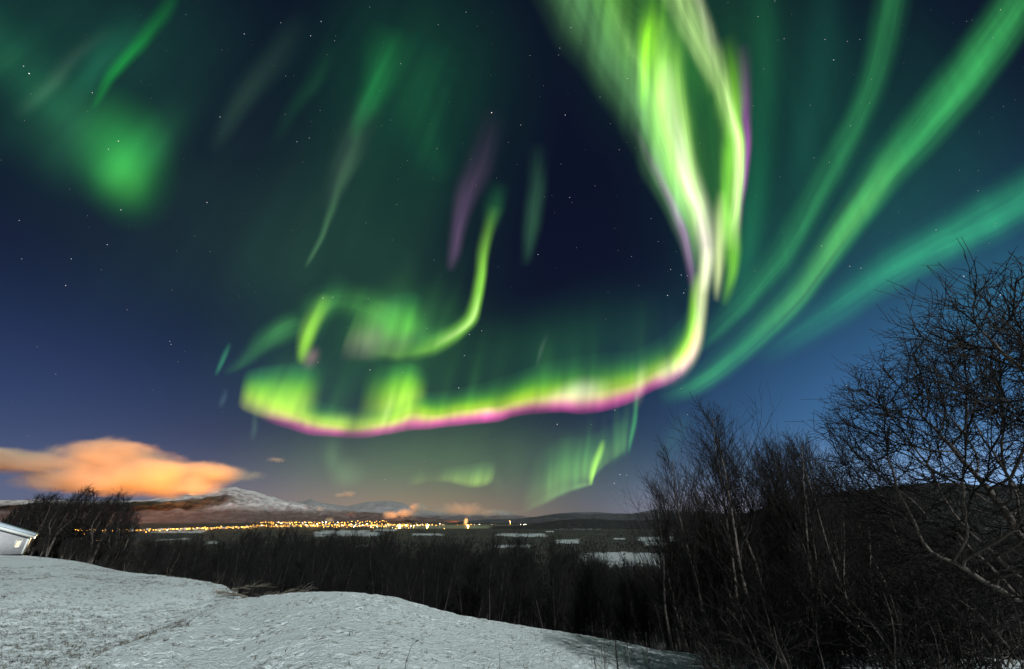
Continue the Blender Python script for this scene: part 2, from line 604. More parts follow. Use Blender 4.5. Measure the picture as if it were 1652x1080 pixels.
def mountain_mat(name, snow_lo, snow_hi, dark, dark2, snow, scale, rock=0.5):
    m, k, b = mat_new(name)
    geo = k.new('ShaderNodeNewGeometry')
    sep = k.new('ShaderNodeSeparateXYZ'); k.l.new(geo.outputs['Position'], sep.inputs[0])
    n1 = k.noise(geo.outputs['Position'], scale, 7, 0.68)
    n2 = k.noise(geo.outputs['Position'], scale * 5, 6, 0.7)
    h = k.m('ADD', sep.outputs[2], k.m('MULTIPLY', k.m('SUBTRACT', n1, 0.5), (snow_hi - snow_lo) * 2.2))
    f = k.mapr(h, snow_lo, snow_hi, interp='SMOOTHSTEP')
    rockf = k.mapr(k.m('ADD', k.m('MULTIPLY', n2, 0.6), k.m('MULTIPLY', n1, 0.4)), 0.46, 0.58)
    wood = k.mix(k.mapr(n2, 0.35, 0.7), dark, dark2)
    cap = k.mix(k.m('MULTIPLY', rockf, rock), snow, tuple(c * 1.3 for c in dark2))
    k.put(b.inputs['Base Color'], k.mix(f, wood, cap))
    b.inputs['Roughness'].default_value = 0.9
    b.inputs['Specular IOR Level'].default_value = 0.1
    bn = k.new('ShaderNodeBump'); bn.inputs['Strength'].default_value = 0.8; bn.inputs['Distance'].default_value = 40.0
    k.l.new(n2, bn.inputs['Height']); k.l.new(bn.outputs[0], b.inputs['Normal'])
    return m


M_MTN = mountain_mat("mountain_snow", 95, 290, (0.075, 0.050, 0.045), (0.15, 0.11, 0.105), (0.50, 0.47, 0.47), 0.0014, 0.85)
M_FAR = mountain_mat("far_mountain_snow", 60, 260, (0.10, 0.085, 0.09), (0.17, 0.15, 0.16), (0.27, 0.255, 0.265), 0.0009, 0.7)
M_HILL = mountain_mat("hill_forest", 400, 900, (0.016, 0.017, 0.018), (0.05, 0.05, 0.052), (0.4, 0.4, 0.4), 0.004, 0.5)
M_FELL = mountain_mat("fell_heath", 90, 190, (0.040, 0.040, 0.046), (0.085, 0.085, 0.095), (0.16, 0.16, 0.18), 0.0015, 0.6)

ridge("mountain", [(-500, 800), (-250, 810), (-100, 812), (0, 808), (60, 806), (130, 809), (230, 808), (262, 803), (300, 798), (325, 795), (345, 789), (362, 788),
                   (380, 786), (398, 791), (410, 793), (432, 800), (455, 807), (470, 809), (490, 815), (530, 819), (570, 825), (620, 829), (680, 835), (740, 841), (800, 846)],
      9000, 11500, 15000, EYE - 60, M_MTN, 150, 4, 520, 110, 1.15)
ridge("mountain", [(430, 830), (462, 815), (478, 811), (492, 809), (502, 805), (510, 809), (522, 812), (560, 817), (590, 811), (625, 808), (650, 812), (672, 822), (700, 826), (760, 831),
                   (790, 829), (806, 824), (820, 829), (850, 834), (905, 838)],
      14000, 21000, 26000, EYE - 60, M_FAR, 230, 9, 420, 70, 1.1)
ridge("hill", [(740, 842), (790, 838), (830, 838), (855, 835.5), (893, 829.5), (930, 826.5), (967, 827), (990, 829), (1022, 829), (1060, 822), (1120, 826), (1180, 829), (1300, 826), (1500, 824), (1700, 826)],
      7600, 10500, 13000, EYE - 62, M_FELL, 60, 13, 420, 50, 1.0)
ridge("hill", [(730, 857.5), (748, 855.5), (790, 851), (830, 848.5), (860, 845.5), (902, 839.5), (948, 837), (985, 839), (1030, 840), (1080, 838), (1140, 832), (1180, 829), (1230, 826), (1300, 822), (1500, 812), (1700, 800)],
      3500, 4600, 5600, EYE - 73, M_HILL, 14, 17, 420, 40, 0.9)
ridge("hill", [(1130, 846), (1180, 834), (1220, 823), (1260, 810), (1300, 801), (1340, 796), (1400, 790), (1440, 785), (1480, 780), (1540, 779), (1600, 784), (1652, 780), (1760, 770), (2000, 770), (2500, 800)],
      420, 950, 1500, EYE - 52, M_HILL, 16, 23, 420, 70, 0.9)

# ------------------------------------------------------------------ aurora: glowing curtains high above the land
M_AURORA = bpy.data.materials.new("aurora_glow")
M_AURORA.use_nodes = True
M_AURORA.node_tree.nodes.clear()
_k = NT(M_AURORA.node_tree)
_at = _k.new('ShaderNodeAttribute', attribute_name='glow')
_em = _k.new('ShaderNodeEmission'); _k.l.new(_at.outputs['Color'], _em.inputs[0])
_tr = _k.new('ShaderNodeBsdfTransparent')
_ad = _k.new('ShaderNodeAddShader'); _k.l.new(_em.outputs[0], _ad.inputs[0]); _k.l.new(_tr.outputs[0], _ad.inputs[1])
_o = _k.new('ShaderNodeOutputMaterial'); _k.l.new(_ad.outputs[0], _o.inputs[0])
M_AURORA.cycles.emission_sampling = 'NONE'


def crom(P, n):
    """Catmull-Rom through the rows of P, n samples, roughly even in arc length"""
    P = np.asarray(P, float)
    k = len(P)
    d = np.concatenate([[0], np.cumsum(np.linalg.norm(np.diff(P[:, :2], axis=0), axis=1) + 1e-6)])
    t = np.linspace(0, d[-1], n)
    i = np.clip(np.searchsorted(d, t, 'right') - 1, 0, k - 2)
    h = (d[i + 1] - d[i])[:, None]
    u = ((t - d[i]) / h[:, 0])[:, None]
    m = np.zeros_like(P)
    m[1:-1] = (P[2:] - P[:-2]) / (d[2:] - d[:-2])[:, None]
    m[0] = (P[1] - P[0]) / (d[1] - d[0]); m[-1] = (P[-1] - P[-2]) / (d[-1] - d[-2])
    p0, p1, m0, m1 = P[i], P[i + 1], m[i] * h, m[i + 1] * h
    return (2 * u**3 - 3 * u**2 + 1) * p0 + (u**3 - 2 * u**2 + u) * m0 + (-2 * u**3 + 3 * u**2) * p1 + (u**3 - u**2) * m1, t


def prof(stops, t, soft=0.055):
    ts = np.array([s[0] for s in stops]); cs = np.array([s[1] for s in stops], float)
    g = np.linspace(-0.3, 1.3, 321)
    kk = np.exp(-0.5 * (np.arange(-40, 41) * (g[1] - g[0]) / soft) ** 2); kk /= kk.sum()
    out = []
    for c in range(3):
        f = np.interp(g, ts, cs[:, c])
        f = np.convolve(np.pad(f, 40, 'edge'), kk, 'valid')
        out.append(np.interp(t, g, f))
    e = np.clip(np.minimum(t, 1 - t) / 0.08, 0, 1)
    return np.stack(out, -1) * (e * e * (3 - 2 * e))[:, None]


VANISH = (1080.0, -800.0)        # where the rays of the aurora seem to meet


class Curtain:
    """collects glowing sheets; every vertex lies on its own line of sight at auroral height"""
    def __init__(self, height=9000.0, ray=0.62, warp=19.0):
        self.ray, self.warp = ray, warp
        self.V, self.C, self.Q, self.n, self.H = [], [], [], 0, height

    def _put(self, uv, alt, col):
        nr, na, _ = uv.shape
        # gentle irregular folding so that no edge runs straight
        U, W = uv[..., 0], uv[..., 1]
        uv = uv + self.warp * np.stack([fbm(U / 85.0 + 11, W / 150.0 + 3, 3, 91) - 0.5, fbm(U / 95.0 + 31, W / 110.0 + 7, 3, 92) - 0.5], -1)
        # fine rays: brightness varies with the angle about the point where all rays meet
        th = np.arctan2(uv[..., 0] - VANISH[0], uv[..., 1] - VANISH[1]); rho = np.hypot(uv[..., 0] - VANISH[0], uv[..., 1] - VANISH[1])
        nz = 0.5 * fbm(th / 0.030 + 40, rho / 260.0, 2, 77) + 0.5 * fbm(th / 0.011 + 80, rho / 200.0 + 9, 2, 78)
        pt = fbm(th / 0.09 + 20, rho / 130.0, 2, 79)
        col = col * np.clip(1 + self.ray * 2 * (nz - 0.5) + self.ray * 0.9 * (pt - 0.5), 0, None)[..., None]
        d = px_dir(uv[..., 0], uv[..., 1])
        dist = alt / np.maximum(d[..., 2], 0.03)
        self.V.append((d * dist[..., None] + np.array([0, 0, EYE])).reshape(-1, 3))
        self.C.append(np.maximum(col, 0).reshape(-1, 3))
        idx = np.arange(nr * na).reshape(nr, na) + self.n
        self.Q.append(np.stack([idx[:-1, :-1], idx[1:, :-1], idx[1:, 1:], idx[:-1, 1:]], -1).reshape(-1, 4))
        self.n += nr * na
        self.H *= 1.004

    def strip(self, st, stops, amp=0.0, wl=14.0, seed=0, n=None, m=26, drift=0.0):
        """st rows: ax, ay (lower edge), bx, by (upper edge), intensity; stops: colours from a to b; ray noise of wavelength wl px"""
        P, t = crom(st, n or 160)
        tt = np.linspace(0, 1, m)
        uv = P[:, None, 0:2] * (1 - tt)[None, :, None] + P[:, None, 2:4] * tt[None, :, None]
        col = prof(stops, tt)[None] * np.clip(P[:, 4], 0, None)[:, None, None]
        if amp:
            a = t[:, None] / wl + drift * tt[None]
            nz = fbm(a, np.full_like(a, seed * 7.7) + 0.35 * tt[None], 3, seed, 0.6)
            col = col * np.clip(1 + amp * (nz - 0.5) * 2, 0, None)[..., None]
        self._put(uv, self.H * (1 + 0.5 * tt)[None] * np.ones((len(P), 1)), col)
        return self

    def stroke(self, pts, col, amp=0.0, wl=30.0, seed=0, soft=None, n=190, m=30):
        """pts rows: x, y, half width left, half width right, intensity"""
        P, t = crom(pts, n)
        T = np.gradient(P[:, :2], axis=0); T /= np.linalg.norm(T, axis=1, keepdims=True) + 1e-9
        Nn = np.stack([T[:, 1], -T[:, 0]], 1)
        s = np.linspace(-1, 1, m)
        w = np.where(s[None] < 0, -P[:, 2:3], P[:, 3:4]) * np.abs(s)[None]
        uv = P[:, None, :2] + Nn[:, None] * w[..., None]
        g = (np.exp(-3.2 * s * s) - math.exp(-3.2)) / (1 - math.exp(-3.2))
        c = np.asarray(col, float)
        I = np.clip(P[:, 4], 0, None)
        val = g[None] * I[:, None]
        if amp:
            nz = fbm(t[:, None] / (wl * 6) + 0 * s[None], s[None] * 4.5 + 0 * t[:, None] + seed, 3, seed, 0.6)
            val = val * np.clip(1 + amp * 2 * (nz - 0.5), 0, None)
        self._put(uv, self.H * np.ones(uv.shape[:2]), val[..., None] * c)
        return self

    def rays(self, path, n, length, width, col, seed=0, below=0.15):
        """faint thin rays standing along a path (x, y, intensity), each leaning towards the vanishing point"""
        g = np.random.default_rng(seed)
        P, t = crom(path, 200)
        for i in range(n):
            k = int(g.uniform(0, 199)); x, y, I = P[k]
            d = np.array([VANISH[0] - x, VANISH[1] - y]); d /= np.linalg.norm(d)
            L = length * g.uniform(0.5, 1.4); w = width * g.uniform(0.5, 1.6)
            b = I * g.uniform(0.2, 1.0)
            q = [(x + d[0] * L * s, y + d[1] * L * s, w * (1 + .5 * s), w * (1 + .5 * s), b * e) for s, e in ((-below, 0), (0, .8), (.2, 1), (.55, .55), (1, 0))]
            self.stroke(q, col, n=24, m=12)
        return self

    def blob(self, x, y, rx, ry, ang, col, I=1.0):
        a = np.linspace(0, 2 * math.pi, 49); r = np.linspace(0.001, 1, 18)
        R, A = np.meshgrid(r, a, indexing='ij')
        ca, sa = math.cos(math.radians(ang)), math.sin(math.radians(ang))
        ex, ey = R * np.cos(A) * rx, R * np.sin(A) * ry
        uv = np.stack([x + ex * ca - ey * sa, y + ex * sa + ey * ca], -1)
        g = (np.exp(-3.4 * R * R) - math.exp(-3.4)) / (1 - math.exp(-3.4)) * I
        self._put(uv, self.H * np.ones(uv.shape[:2]), g[..., None] * np.asarray(col, float))
        return self

    def build(self, name, label, group='bands of the aurora', cat='aurora', kind=None):
        me = mesh_np(name, np.concatenate(self.V), np.concatenate(self.Q), None, M_AURORA, True)
        c = np.concatenate(self.C)
        at = me.attributes.new('glow', 'FLOAT_COLOR', 'POINT')
        at.data.foreach_set('color', np.concatenate([c, np.ones((len(c), 1))], 1).astype(np.float32).ravel())
        o = link(name, me)
        if kind:
            tag(o, kind=kind)
        else:
            tag(o, label, cat, group)


YG = (0.46, 0.74, 0.015); GR = (0.22, 0.62, 0.0); DG = (0.02, 0.13, 0.03); PK = (0.62, 0.06, 0.30); WH = (0.75, 0.80, 0.42)
TEAL = (0.012, 0.25, 0.085); PALE = (0.40, 0.58, 0.20); LILAC = (0.30, 0.07, 0.28); PW = (0.72, 0.58, 0.55)
ZERO = (0, 0, 0)


def build_aurora():
    # ---- diffuse glow: no shape of its own
    g = Curtain(16000, 0.30)
    g.blob(60, 80, 380, 300, 20, (0.003, 0.030, 0.013), 1.0)
    g.blob(250, 60, 300, 220, 0, (0.003, 0.020, 0.010), 0.9)
    g.blob(330, 360, 440, 340, 0, (0.006, 0.017, 0.011), 1.0)
    g.blob(660, 150, 260, 330, 10, (0.004, 0.045, 0.014), 0.9)
    g.blob(560, 420, 330, 260, 0, (0.008, 0.034, 0.013), 1.0)
    g.blob(620, 600, 380, 150, -4, (0.010, 0.050, 0.012), 1.0)
    g.blob(930, 560, 240, 110, -18, (0.006, 0.045, 0.014), 0.9)
    g.blob(740, 745, 400, 120, 0, (0.030, 0.080, 0.020), 1.0)
    g.blob(540, 750, 240, 90, 0, (0.020, 0.040, 0.010), 1.0)
    g.blob(1330, 220, 330, 420, 30, (0.003, 0.036, 0.018), 0.9)
    g.blob(1480, 330, 380, 260, -35, (0.003, 0.032, 0.020), 0.9)
    g.blob(1230, 420, 160, 240, 25, (0.003, 0.035, 0.016), 0.9)
    g.blob(1640, 480, 300, 180, -25, (0.002, 0.05, 0.045), 0.8)
    g.blob(1130, 60, 260, 260, 0, (0.006, 0.05, 0.012), 0.8)
    g.build("aurora_glow", None, kind='stuff')

    # ---- main arc
    a = Curtain(9000, 0.62, 13.0)
    low = [(392, 660, 392, 598), (420, 672, 418, 596), (448, 684, 444, 604), (490, 697, 486, 628), (530, 701, 528, 646), (575, 702, 574, 652), (625, 696, 626, 640), (665, 691, 668, 620),
           (700, 689, 702, 630), (756, 685, 756, 622.2), (800, 679, 800, 611.1), (835, 668, 834.1, 599.2), (870, 664, 868.3, 584.9), (905, 660, 902.4, 575.7), (942, 663, 938.6, 571), (985, 655, 982.4, 566.4),
           (1020, 643, 1018.3, 561.3), (1052, 625, 1050.3, 543.3), (1082, 612, 1078.6, 526), (1106, 591, 1100.8, 504.1), (1124, 566, 1113.7, 483.4), (1139, 536, 1119.2, 463.8)]
    I_g = [0, .35, .75, .8, .85, .85, .75, .72, .78, .85, .92, .85, .9, 1.0, 1.0, .85, .9, .82, .9, .75, .5, .1]
    a.strip([(p[0], p[1], p[2], p[3], i) for p, i in zip(low, I_g)],
            [(0, ZERO), (.13, (0.12, 0.07, .03)), (.24, (0.48, 0.58, .06)), (.33, (.46, .72, .01)), (.45, (.21, .54, .0)), (.58, (.05, .24, .005)), (.78, (.010, .06, .012)), (1, ZERO)], 0.26, 18, 3, 420, 44)
    a.rays([(430, 660, .4), (520, 684, .6), (640, 672, .5), (760, 650, .7), (860, 628, .9), (940, 615, 1.0), (1020, 600, .9), (1090, 560, .7)], 60, 105, 20, (.006, .028, .004), 11)
    I_p = [0, .05, .5, .75, .8, .8, .8, .85, .9, .95, 1.1, .45, .55, 1.0, 1.1, .9, .95, .75, .95, .8, .4, 0]
    a.strip([(p[0], p[1] + 5, p[2] * .35 + p[0] * .65, p[3] * .35 + p[1] * .65, i) for p, i in zip(low, I_p)],
            [(0, ZERO), (.22, (.36, .035, .20)), (.45, PK), (.72, (.34, .16, .12)), (1, ZERO)], 0.38, 30, 5, 320, 22)
    a.blob(940, 632, 56, 30, -8, (.55, .42, .50), .95)
    a.blob(900, 640, 50, 20, -12, (.45, .35, .30), .5)
    a.blob(790, 668, 40, 14, -8, (.45, .05, .30), .6)
    a.blob(1082, 594, 46, 26, -38, (.55, .50, .48), .8)
    a.blob(1030, 618, 16, 46, 10, (.45, .42, .30), .55)
    a.blob(560, 680, 120, 22, 3, (.35, .38, .10), .55)
    # rising column at its right end
    a.stroke([(1086, 602, 16, 16, .0), (1106, 576, 20, 20, .8), (1119, 550, 19, 19, 1.0), (1128, 520, 17, 16, 1.0), (1133, 490, 15, 15, 1.0), (1136, 455, 17, 15, .8), (1140, 420, 20, 14, .5), (1142, 395, 20, 14, 0)], (.62, .70, .33), .25, 30, 4)
    a.stroke([(1060, 612, 16, 22, 0), (1088, 588, 16, 24, .8), (1108, 556, 15, 20, .9), (1117, 520, 13, 16, .9), (1123, 480, 12, 14, .6), (1126, 440, 12, 12, 0)], (.25, .62, .0), .2, 30, 8)
    a.stroke([(885, 540, 5, 5, 0), (874, 565, 6, 6, .5), (862, 600, 5, 5, 0)], (.05, .07, .06))
    a.build("aurora_band", "brightest yellow-green aurora arc with a pink lower edge, sweeping low above the town")

    # ---- two lobes standing on the left end of the arc
    l = Curtain(9600)
    l.strip([(382, 654, 394, 598, 0), (394, 664, 404, 590, .55), (412, 672, 420, 586, .85), (432, 678, 440, 584, .9), (454, 684, 462, 582, .8), (470, 688, 482, 582, .95), (482, 687, 497, 582, .85), (492, 685, 509, 584, .40), (502, 683, 519, 588, .10), (512, 681, 528, 592, 0)],
            [(0, ZERO), (.14, (.32, .36, .06)), (.36, (.46, .76, .03)), (.55, (.24, .66, .0)), (.74, (.04, .26, .02)), (.9, (.012, .08, .03)), (1, ZERO)], .16, 22, 9, 150, 34)
    l.rays([(400, 650, .5), (450, 660, .8), (492, 664, .6)], 14, 90, 20, (.010, .04, .006), 2)
    l.build("aurora_band", "short upright yellow-green aurora patch standing on the far left end of the bright arc")
    l = Curtain(9900)
    l.strip([(566, 698, 584, 600, 0), (588, 696, 602, 592, .30), (608, 694, 618, 586, .6), (628, 692, 637, 582, .8), (646, 688, 655, 580, 1.0), (658, 683, 667, 582, .85), (671, 674, 680, 587, .40), (684, 664, 692, 594, .1), (694, 656, 700, 600, 0)],
            [(0, ZERO), (.18, (.22, .32, .05)), (.40, (.48, .78, .03)), (.60, (.24, .66, .0)), (.80, (.03, .20, .02)), (1, ZERO)], .22, 18, 12, 150, 34)
    l.stroke([(612, 690, 8, 8, 0), (620, 668, 12, 10, .35), (628, 645, 12, 10, .2), (634, 620, 10, 10, 0)], (.4, .45, .2))
    l.rays([(600, 660, .5), (640, 650, .9), (676, 640, .7)], 12, 90, 18, (.010, .045, .006), 5)
    l.build("aurora_band", "rounded yellow-green aurora patch standing on the arc right of the upright patch")

    # ---- upper hook and its patches
    h = Curtain(10400)
    h.stroke([(800, 330, 16, 16, 0), (792, 368, 16, 12, .25), (782, 410, 18, 11, .6), (775, 450, 18, 11, .9), (768, 490, 18, 11, 1.0), (758, 522, 19, 13, .85), (738, 546, 22, 14, .6), (708, 560, 26, 16, .42), (672, 568, 28, 18, .34), (630, 572, 28, 16, .25), (590, 572, 24, 14, 0)],
             (.23, .60, .05), .2, 30, 4)
    h.stroke([(770, 470, 8, 6, 0), (764, 505, 9, 6, .6), (752, 532, 10, 6, .5), (728, 550, 10, 6, .3), (700, 562, 10, 6, 0)], (.40, .36, .22))
    h.stroke([(806, 290, 22, 20, 0), (798, 340, 22, 18, .7), (790, 380, 18, 16, 0)], (.01, .08, .02))
    h.build("aurora_band", "hook-shaped green aurora strand curling up on the right of the smoky middle patch")
    h = Curtain(10700)
    h.strip([(604, 584, 616, 476, 0), (620, 580, 632, 470, .5), (638, 576, 648, 466, .85), (654, 570, 661, 466, .95), (665, 564, 671, 470, .70), (676, 556, 682, 478, .28), (690, 546, 694, 488, 0)],
            [(0, ZERO), (.2, (.06, .13, .03)), (.38, (.09, .40, .02)), (.54, (.05, .28, .02)), (.78, (.01, .08, .02)), (1, ZERO)], .3, 16, 2)
    h.strip([(540, 586, 566, 508, 0), (556, 590, 578, 490, .45), (576, 590, 594, 484, .6), (598, 588, 612, 480, .6), (620, 584, 632, 482, .45), (645, 580, 654, 490, .25), (672, 572, 680, 500, 0)],
            [(0, ZERO), (.18, (.14, .09, .09)), (.36, (.26, .30, .15)), (.6, (.10, .28, .04)), (1, ZERO)], .3, 16, 6)
    h.stroke([(490, 520, 40, 34, 0), (516, 492, 40, 36, .8), (550, 486, 38, 40, .8), (590, 496, 38, 44, .9), (640, 520, 40, 44, .8), (690, 548, 34, 36, .7), (735, 540, 26, 28, .4), (765, 500, 22, 22, 0)], (.028, .13, .018), .4, 20, 8)
    h.blob(630, 520, 150, 90, -4, (.012, .07, .014), .9)
    h.rays([(560, 570, .6), (610, 570, 1.0), (660, 560, 1.0), (720, 545, .5)], 24, 140, 20, (.006, .024, .006), 21)
    h.build("aurora_band", "smoky green and pinkish aurora patch in the middle, left of the hook-shaped strand")
    h = Curtain(11000)
    h.stroke([(524, 470, 18, 18, 0), (515, 500, 22, 18, .5), (504, 525, 22, 17, .9), (495, 548, 20, 16, 1.0), (488, 570, 15, 15, .7), (484, 590, 12, 12, 0)], (.30, .68, .03), .2, 30, 3)
    h.blob(500, 578, 26, 18, -60, (.20, .11, .12), .9)
    h.stroke([(560, 440, 40, 40, 0), (530, 480, 40, 30, .5), (510, 520, 34, 26, .6), (498, 560, 22, 20, 0)], (.02, .12, .03))
    h.build("aurora_band", "short leaning bright green aurora streak left of the smoky middle patch")
    h = Curtain(11300)
    h.stroke([(500, 520, 30, 28, 0), (464, 532, 32, 30, .7), (432, 548, 30, 24, .7), (408, 570, 24, 18, .6), (384, 590, 18, 12, .35), (360, 602, 14, 10, 0)], (.04, .20, .04), .3, 30, 3)
    h.stroke([(374, 545, 6, 6, 0), (364, 566, 8, 7, .8), (355, 588, 7, 6, .9), (347, 606, 5, 5, 0)], (.03, .22, .09))
    h.stroke([(366, 622, 7, 7, 0), (360, 645, 9, 8, .6), (354, 662, 7, 6, 0)], (.05, .09, .10))
    h.stroke([(470, 670, 8, 8, 0), (418, 662, 8, 8, .2), (412, 690, 9, 8, .6), (405, 712, 8, 8, 0)], (.05, .10, .06))
    h.build("aurora_band", "faint teal aurora wisp trailing down to the left edge of the whole display")

    # ---- great folded curtain, upper right of centre
    f = Curtain(9300, 0.75)
    f.stroke([(900, -60, 70, 80, .9), (940, 30, 66, 80, 1.0), (985, 105, 58, 74, 1.0), (1020, 165, 48, 64, 1.0), (1052, 235, 38, 52, 1.0), (1080, 300, 30, 42, .9), (1104, 365, 22, 34, .8), (1120, 430, 14, 24, .5), (1126, 480, 10, 20, 0)], (.070, .20, .062), .45, 60, 5)
    f.stroke([(960, -20, 40, 50, .5), (1000, 60, 44, 50, .8), (1030, 130, 40, 46, 1.0), (1056, 200, 34, 40, 1.0), (1080, 265, 26, 32, .9), (1104, 330, 20, 26, .6), (1120, 390, 14, 18, 0)], (.06, .14, .02), .4, 30, 25)
    f.strip([(870, -110, 1050, -160, .8), (930, 0, 1100, -50, .9), (968, 80, 1140, 20, 1.0), (1008, 150, 1160, 110, 1.0), (1050, 230, 1185, 200, .95), (1085, 310, 1190, 280, .9), (1112, 380, 1190, 350, .8), (1128, 440, 1180, 420, .4), (1135, 490, 1165, 470, 0)],
            [(0, ZERO), (.15, (.02, .09, .015)), (.40, (.05, .17, .012)), (.62, (.012, .075, .008)), (.85, (.015, .10, .006)), (1, ZERO)], .25, 200, 5)
    f.stroke([(1060, -40, 26, 30, .0), (1056, 20, 26, 30, .35), (1047, 62, 22, 26, .9), (1040, 100, 18, 24, 1.0), (1034, 140, 15, 24, .6), (1030, 180, 12, 22, 0)], (.22, .62, .0), .3, 30, 2)
    f.stroke([(1082, 20, 46, 40, 0), (1076, 80, 52, 44, .6), (1072, 130, 52, 44, .9), (1074, 180, 46, 40, .9), (1080, 230, 38, 32, .7), (1092, 285, 28, 24, .4), (1106, 340, 20, 18, 0)], (.20, .46, .05), .3, 30, 7)
    f.rays([(985, 110, .5), (1020, 170, .8), (1050, 235, 1.0), (1080, 300, .9), (1105, 360, .7)], 40, 130, 13, (.022, .045, .02), 31)
    f.rays([(1060, 140, 1), (1085, 230, 1), (1115, 320, 1), (1135, 400, .8)], 34, 120, 11, (.045, .075, .022), 32)
    f.stroke([(1076, 90, 28, 28, 0), (1079, 145, 32, 32, .32), (1085, 190, 30, 32, .5), (1095, 225, 28, 30, .55), (1106, 262, 27, 30, .62), (1122, 305, 28, 28, .72), (1136, 345, 29, 25, .82), (1144, 385, 27, 19, .92), (1146, 420, 22, 15, .85), (1142, 455, 18, 13, .5), (1138, 480, 14, 12, 0)], (.62, .56, .46), .3, 40, 9)
    f.stroke([(1092, 215, 14, 10, 0), (1104, 262, 15, 10, .8), (1119, 305, 16, 10, .9), (1134, 350, 17, 10, .8), (1142, 395, 16, 10, .6), (1144, 430, 12, 10, 0)], (.20, .06, .17))
    f.stroke([(1050, 215, 14, 12, 0), (1074, 285, 16, 12, .5), (1094, 335, 18, 12, .9), (1110, 385, 18, 12, 1.0), (1119, 430, 14, 10, .9), (1122, 470, 10, 8, .5), (1124, 500, 8, 8, 0)], (.10, .02, .12), .2, 30, 5)
    f.stroke([(985, 0, 16, 20, 0), (1012, 60, 18, 20, .35), (1040, 135, 15, 18, .6), (1068, 215, 13, 16, .7), (1096, 300, 11, 14, .7), (1118, 375, 9, 12, .5), (1130, 440, 8, 10, 0)], (.13, .25, .07), .5, 20, 14)
    f.stroke([(1060, 60, 14, 16, 0), (1062, 130, 14, 16, .5), (1074, 200, 12, 14, .7), (1098, 275, 11, 12, .6), (1120, 345, 9, 10, .4), (1130, 400, 8, 8, 0)], (.20, .40, .04), .5, 20, 15)
    f.stroke([(1092, 70, 14, 16, 0), (1098, 140, 16, 18, .5), (1108, 210, 14, 16, .6), (1126, 290, 12, 14, .5), (1140, 350, 10, 12, .3), (1146, 400, 8, 8, 0)], (.17, .36, .03), .5, 20, 16)
    f.stroke([(1012, 190, 12, 9, 0), (1044, 240, 14, 10, .5), (1072, 288, 14, 9, .7), (1094, 338, 13, 9, .9), (1108, 385, 12, 9, .9), (1117, 430, 10, 8, .5), (1122, 470, 8, 8, 0)], (.10, .02, .10), .3, 20, 17)
    f.build("aurora_band", "tall folded aurora curtain of pale green, white and lilac dropping from the top edge")

    r = Curtain(9700)
    r.stroke([(1082, -50, 34, 40, .8), (1098, 0, 34, 42, .9), (1118, 40, 32, 36, 1.0), (1140, 80, 28, 30, 1.0), (1158, 118, 25, 27, .9), (1174, 155, 22, 24, .9), (1186, 195, 20, 20, 1.0), (1193, 235, 19, 16, 1.0), (1195, 280, 19, 13, 1.0), (1191, 325, 19, 12, .9), (1183, 370, 20, 14, .5), (1178, 410, 18, 14, 0)], PALE, .5, 22, 6)
    r.stroke([(1152, 60, 24, 44, 0), (1172, 110, 26, 40, .5), (1188, 160, 26, 26, .9), (1196, 200, 26, 12, .9), (1200, 250, 30, 9, .9), (1197, 310, 30, 9, .8), (1190, 360, 28, 12, .8), (1187, 410, 22, 14, .9), (1184, 445, 18, 13, .8), (1177, 470, 14, 12, .4), (1170, 495, 10, 10, 0)], (.20, .58, .0), .3, 40, 3)
    r.stroke([(1180, 170, 14, 10, 0), (1180, 230, 16, 12, .8), (1178, 290, 16, 12, .8), (1172, 350, 16, 14, .5), (1168, 400, 12, 12, 0)], (.12, .50, .0))
    r.stroke([(1170, 300, 14, 16, 0), (1165, 345, 15, 16, .6), (1163, 390, 15, 15, .95), (1162, 425, 14, 14, 1.0), (1160, 455, 12, 12, .8), (1158, 490, 9, 9, 0)], (.58, .66, .28), .2, 30, 3)
    r.stroke([(1200, 70, 16, 16, 0), (1208, 140, 17, 14, .4), (1210, 200, 17, 12, .75), (1209, 240, 17, 10, 1.0), (1204, 290, 16, 9, .95), (1198, 330, 14, 9, .7), (1192, 375, 12, 9, .4), (1188, 420, 9, 8, 0)], (.24, .04, .25), .3, 20, 4)
    r.stroke([(1118, -20, 14, 18, .5), (1142, 45, 14, 18, .7), (1166, 105, 13, 16, .7), (1182, 160, 11, 13, .9), (1190, 215, 10, 11, .9), (1192, 270, 9, 10, .8), (1188, 330, 9, 9, .5), (1182, 380, 8, 8, 0)], (.40, .46, .26), .5, 18, 21)
    r.rays([(1140, 130, .6), (1172, 200, 1), (1182, 290, 1), (1176, 380, 1), (1168, 450, .9)], 34, 110, 11, (.03, .075, .01), 33)
    r.build("aurora_band", "narrow pale green aurora strand with a violet edge, right of the tall folded curtain")

    # ---- three teal bands fanning to the right
    b1 = Curtain(10200, 0.22, 9.0)
    b1.stroke([(1700, -90, 59.2, 51.8, 0.8), (1640, 15, 57.7, 47.4, 0.9), (1566, 122, 56.2, 42.9, 1), (1498, 205, 53.3, 38.5, 1.05), (1430, 288, 48.8, 32.6, 1.1), (1378, 360, 44.4, 28.1, 1.15), (1325, 432, 41.4, 26.6, 1), (1266, 504, 38.5, 25.2, 0.85), (1200, 566, 37, 25.2, 0.7), (1130, 616, 34, 23.7, 0.55), (1060, 646, 25.2, 19.2, 0)], (.030, .27, .060), .55, 30, 4)
    b1.stroke([(1470, 235, 40, 26, 0), (1420, 300, 40, 24, .6), (1372, 365, 38, 22, .9), (1322, 435, 34, 20, .7), (1270, 500, 30, 20, .4), (1210, 555, 30, 20, 0)], (.06, .15, .012))
    b1.build("aurora_band", "broadest green aurora band running from the top right corner down to the bright arc")
    b2 = Curtain(10500, 0.22, 9.0)
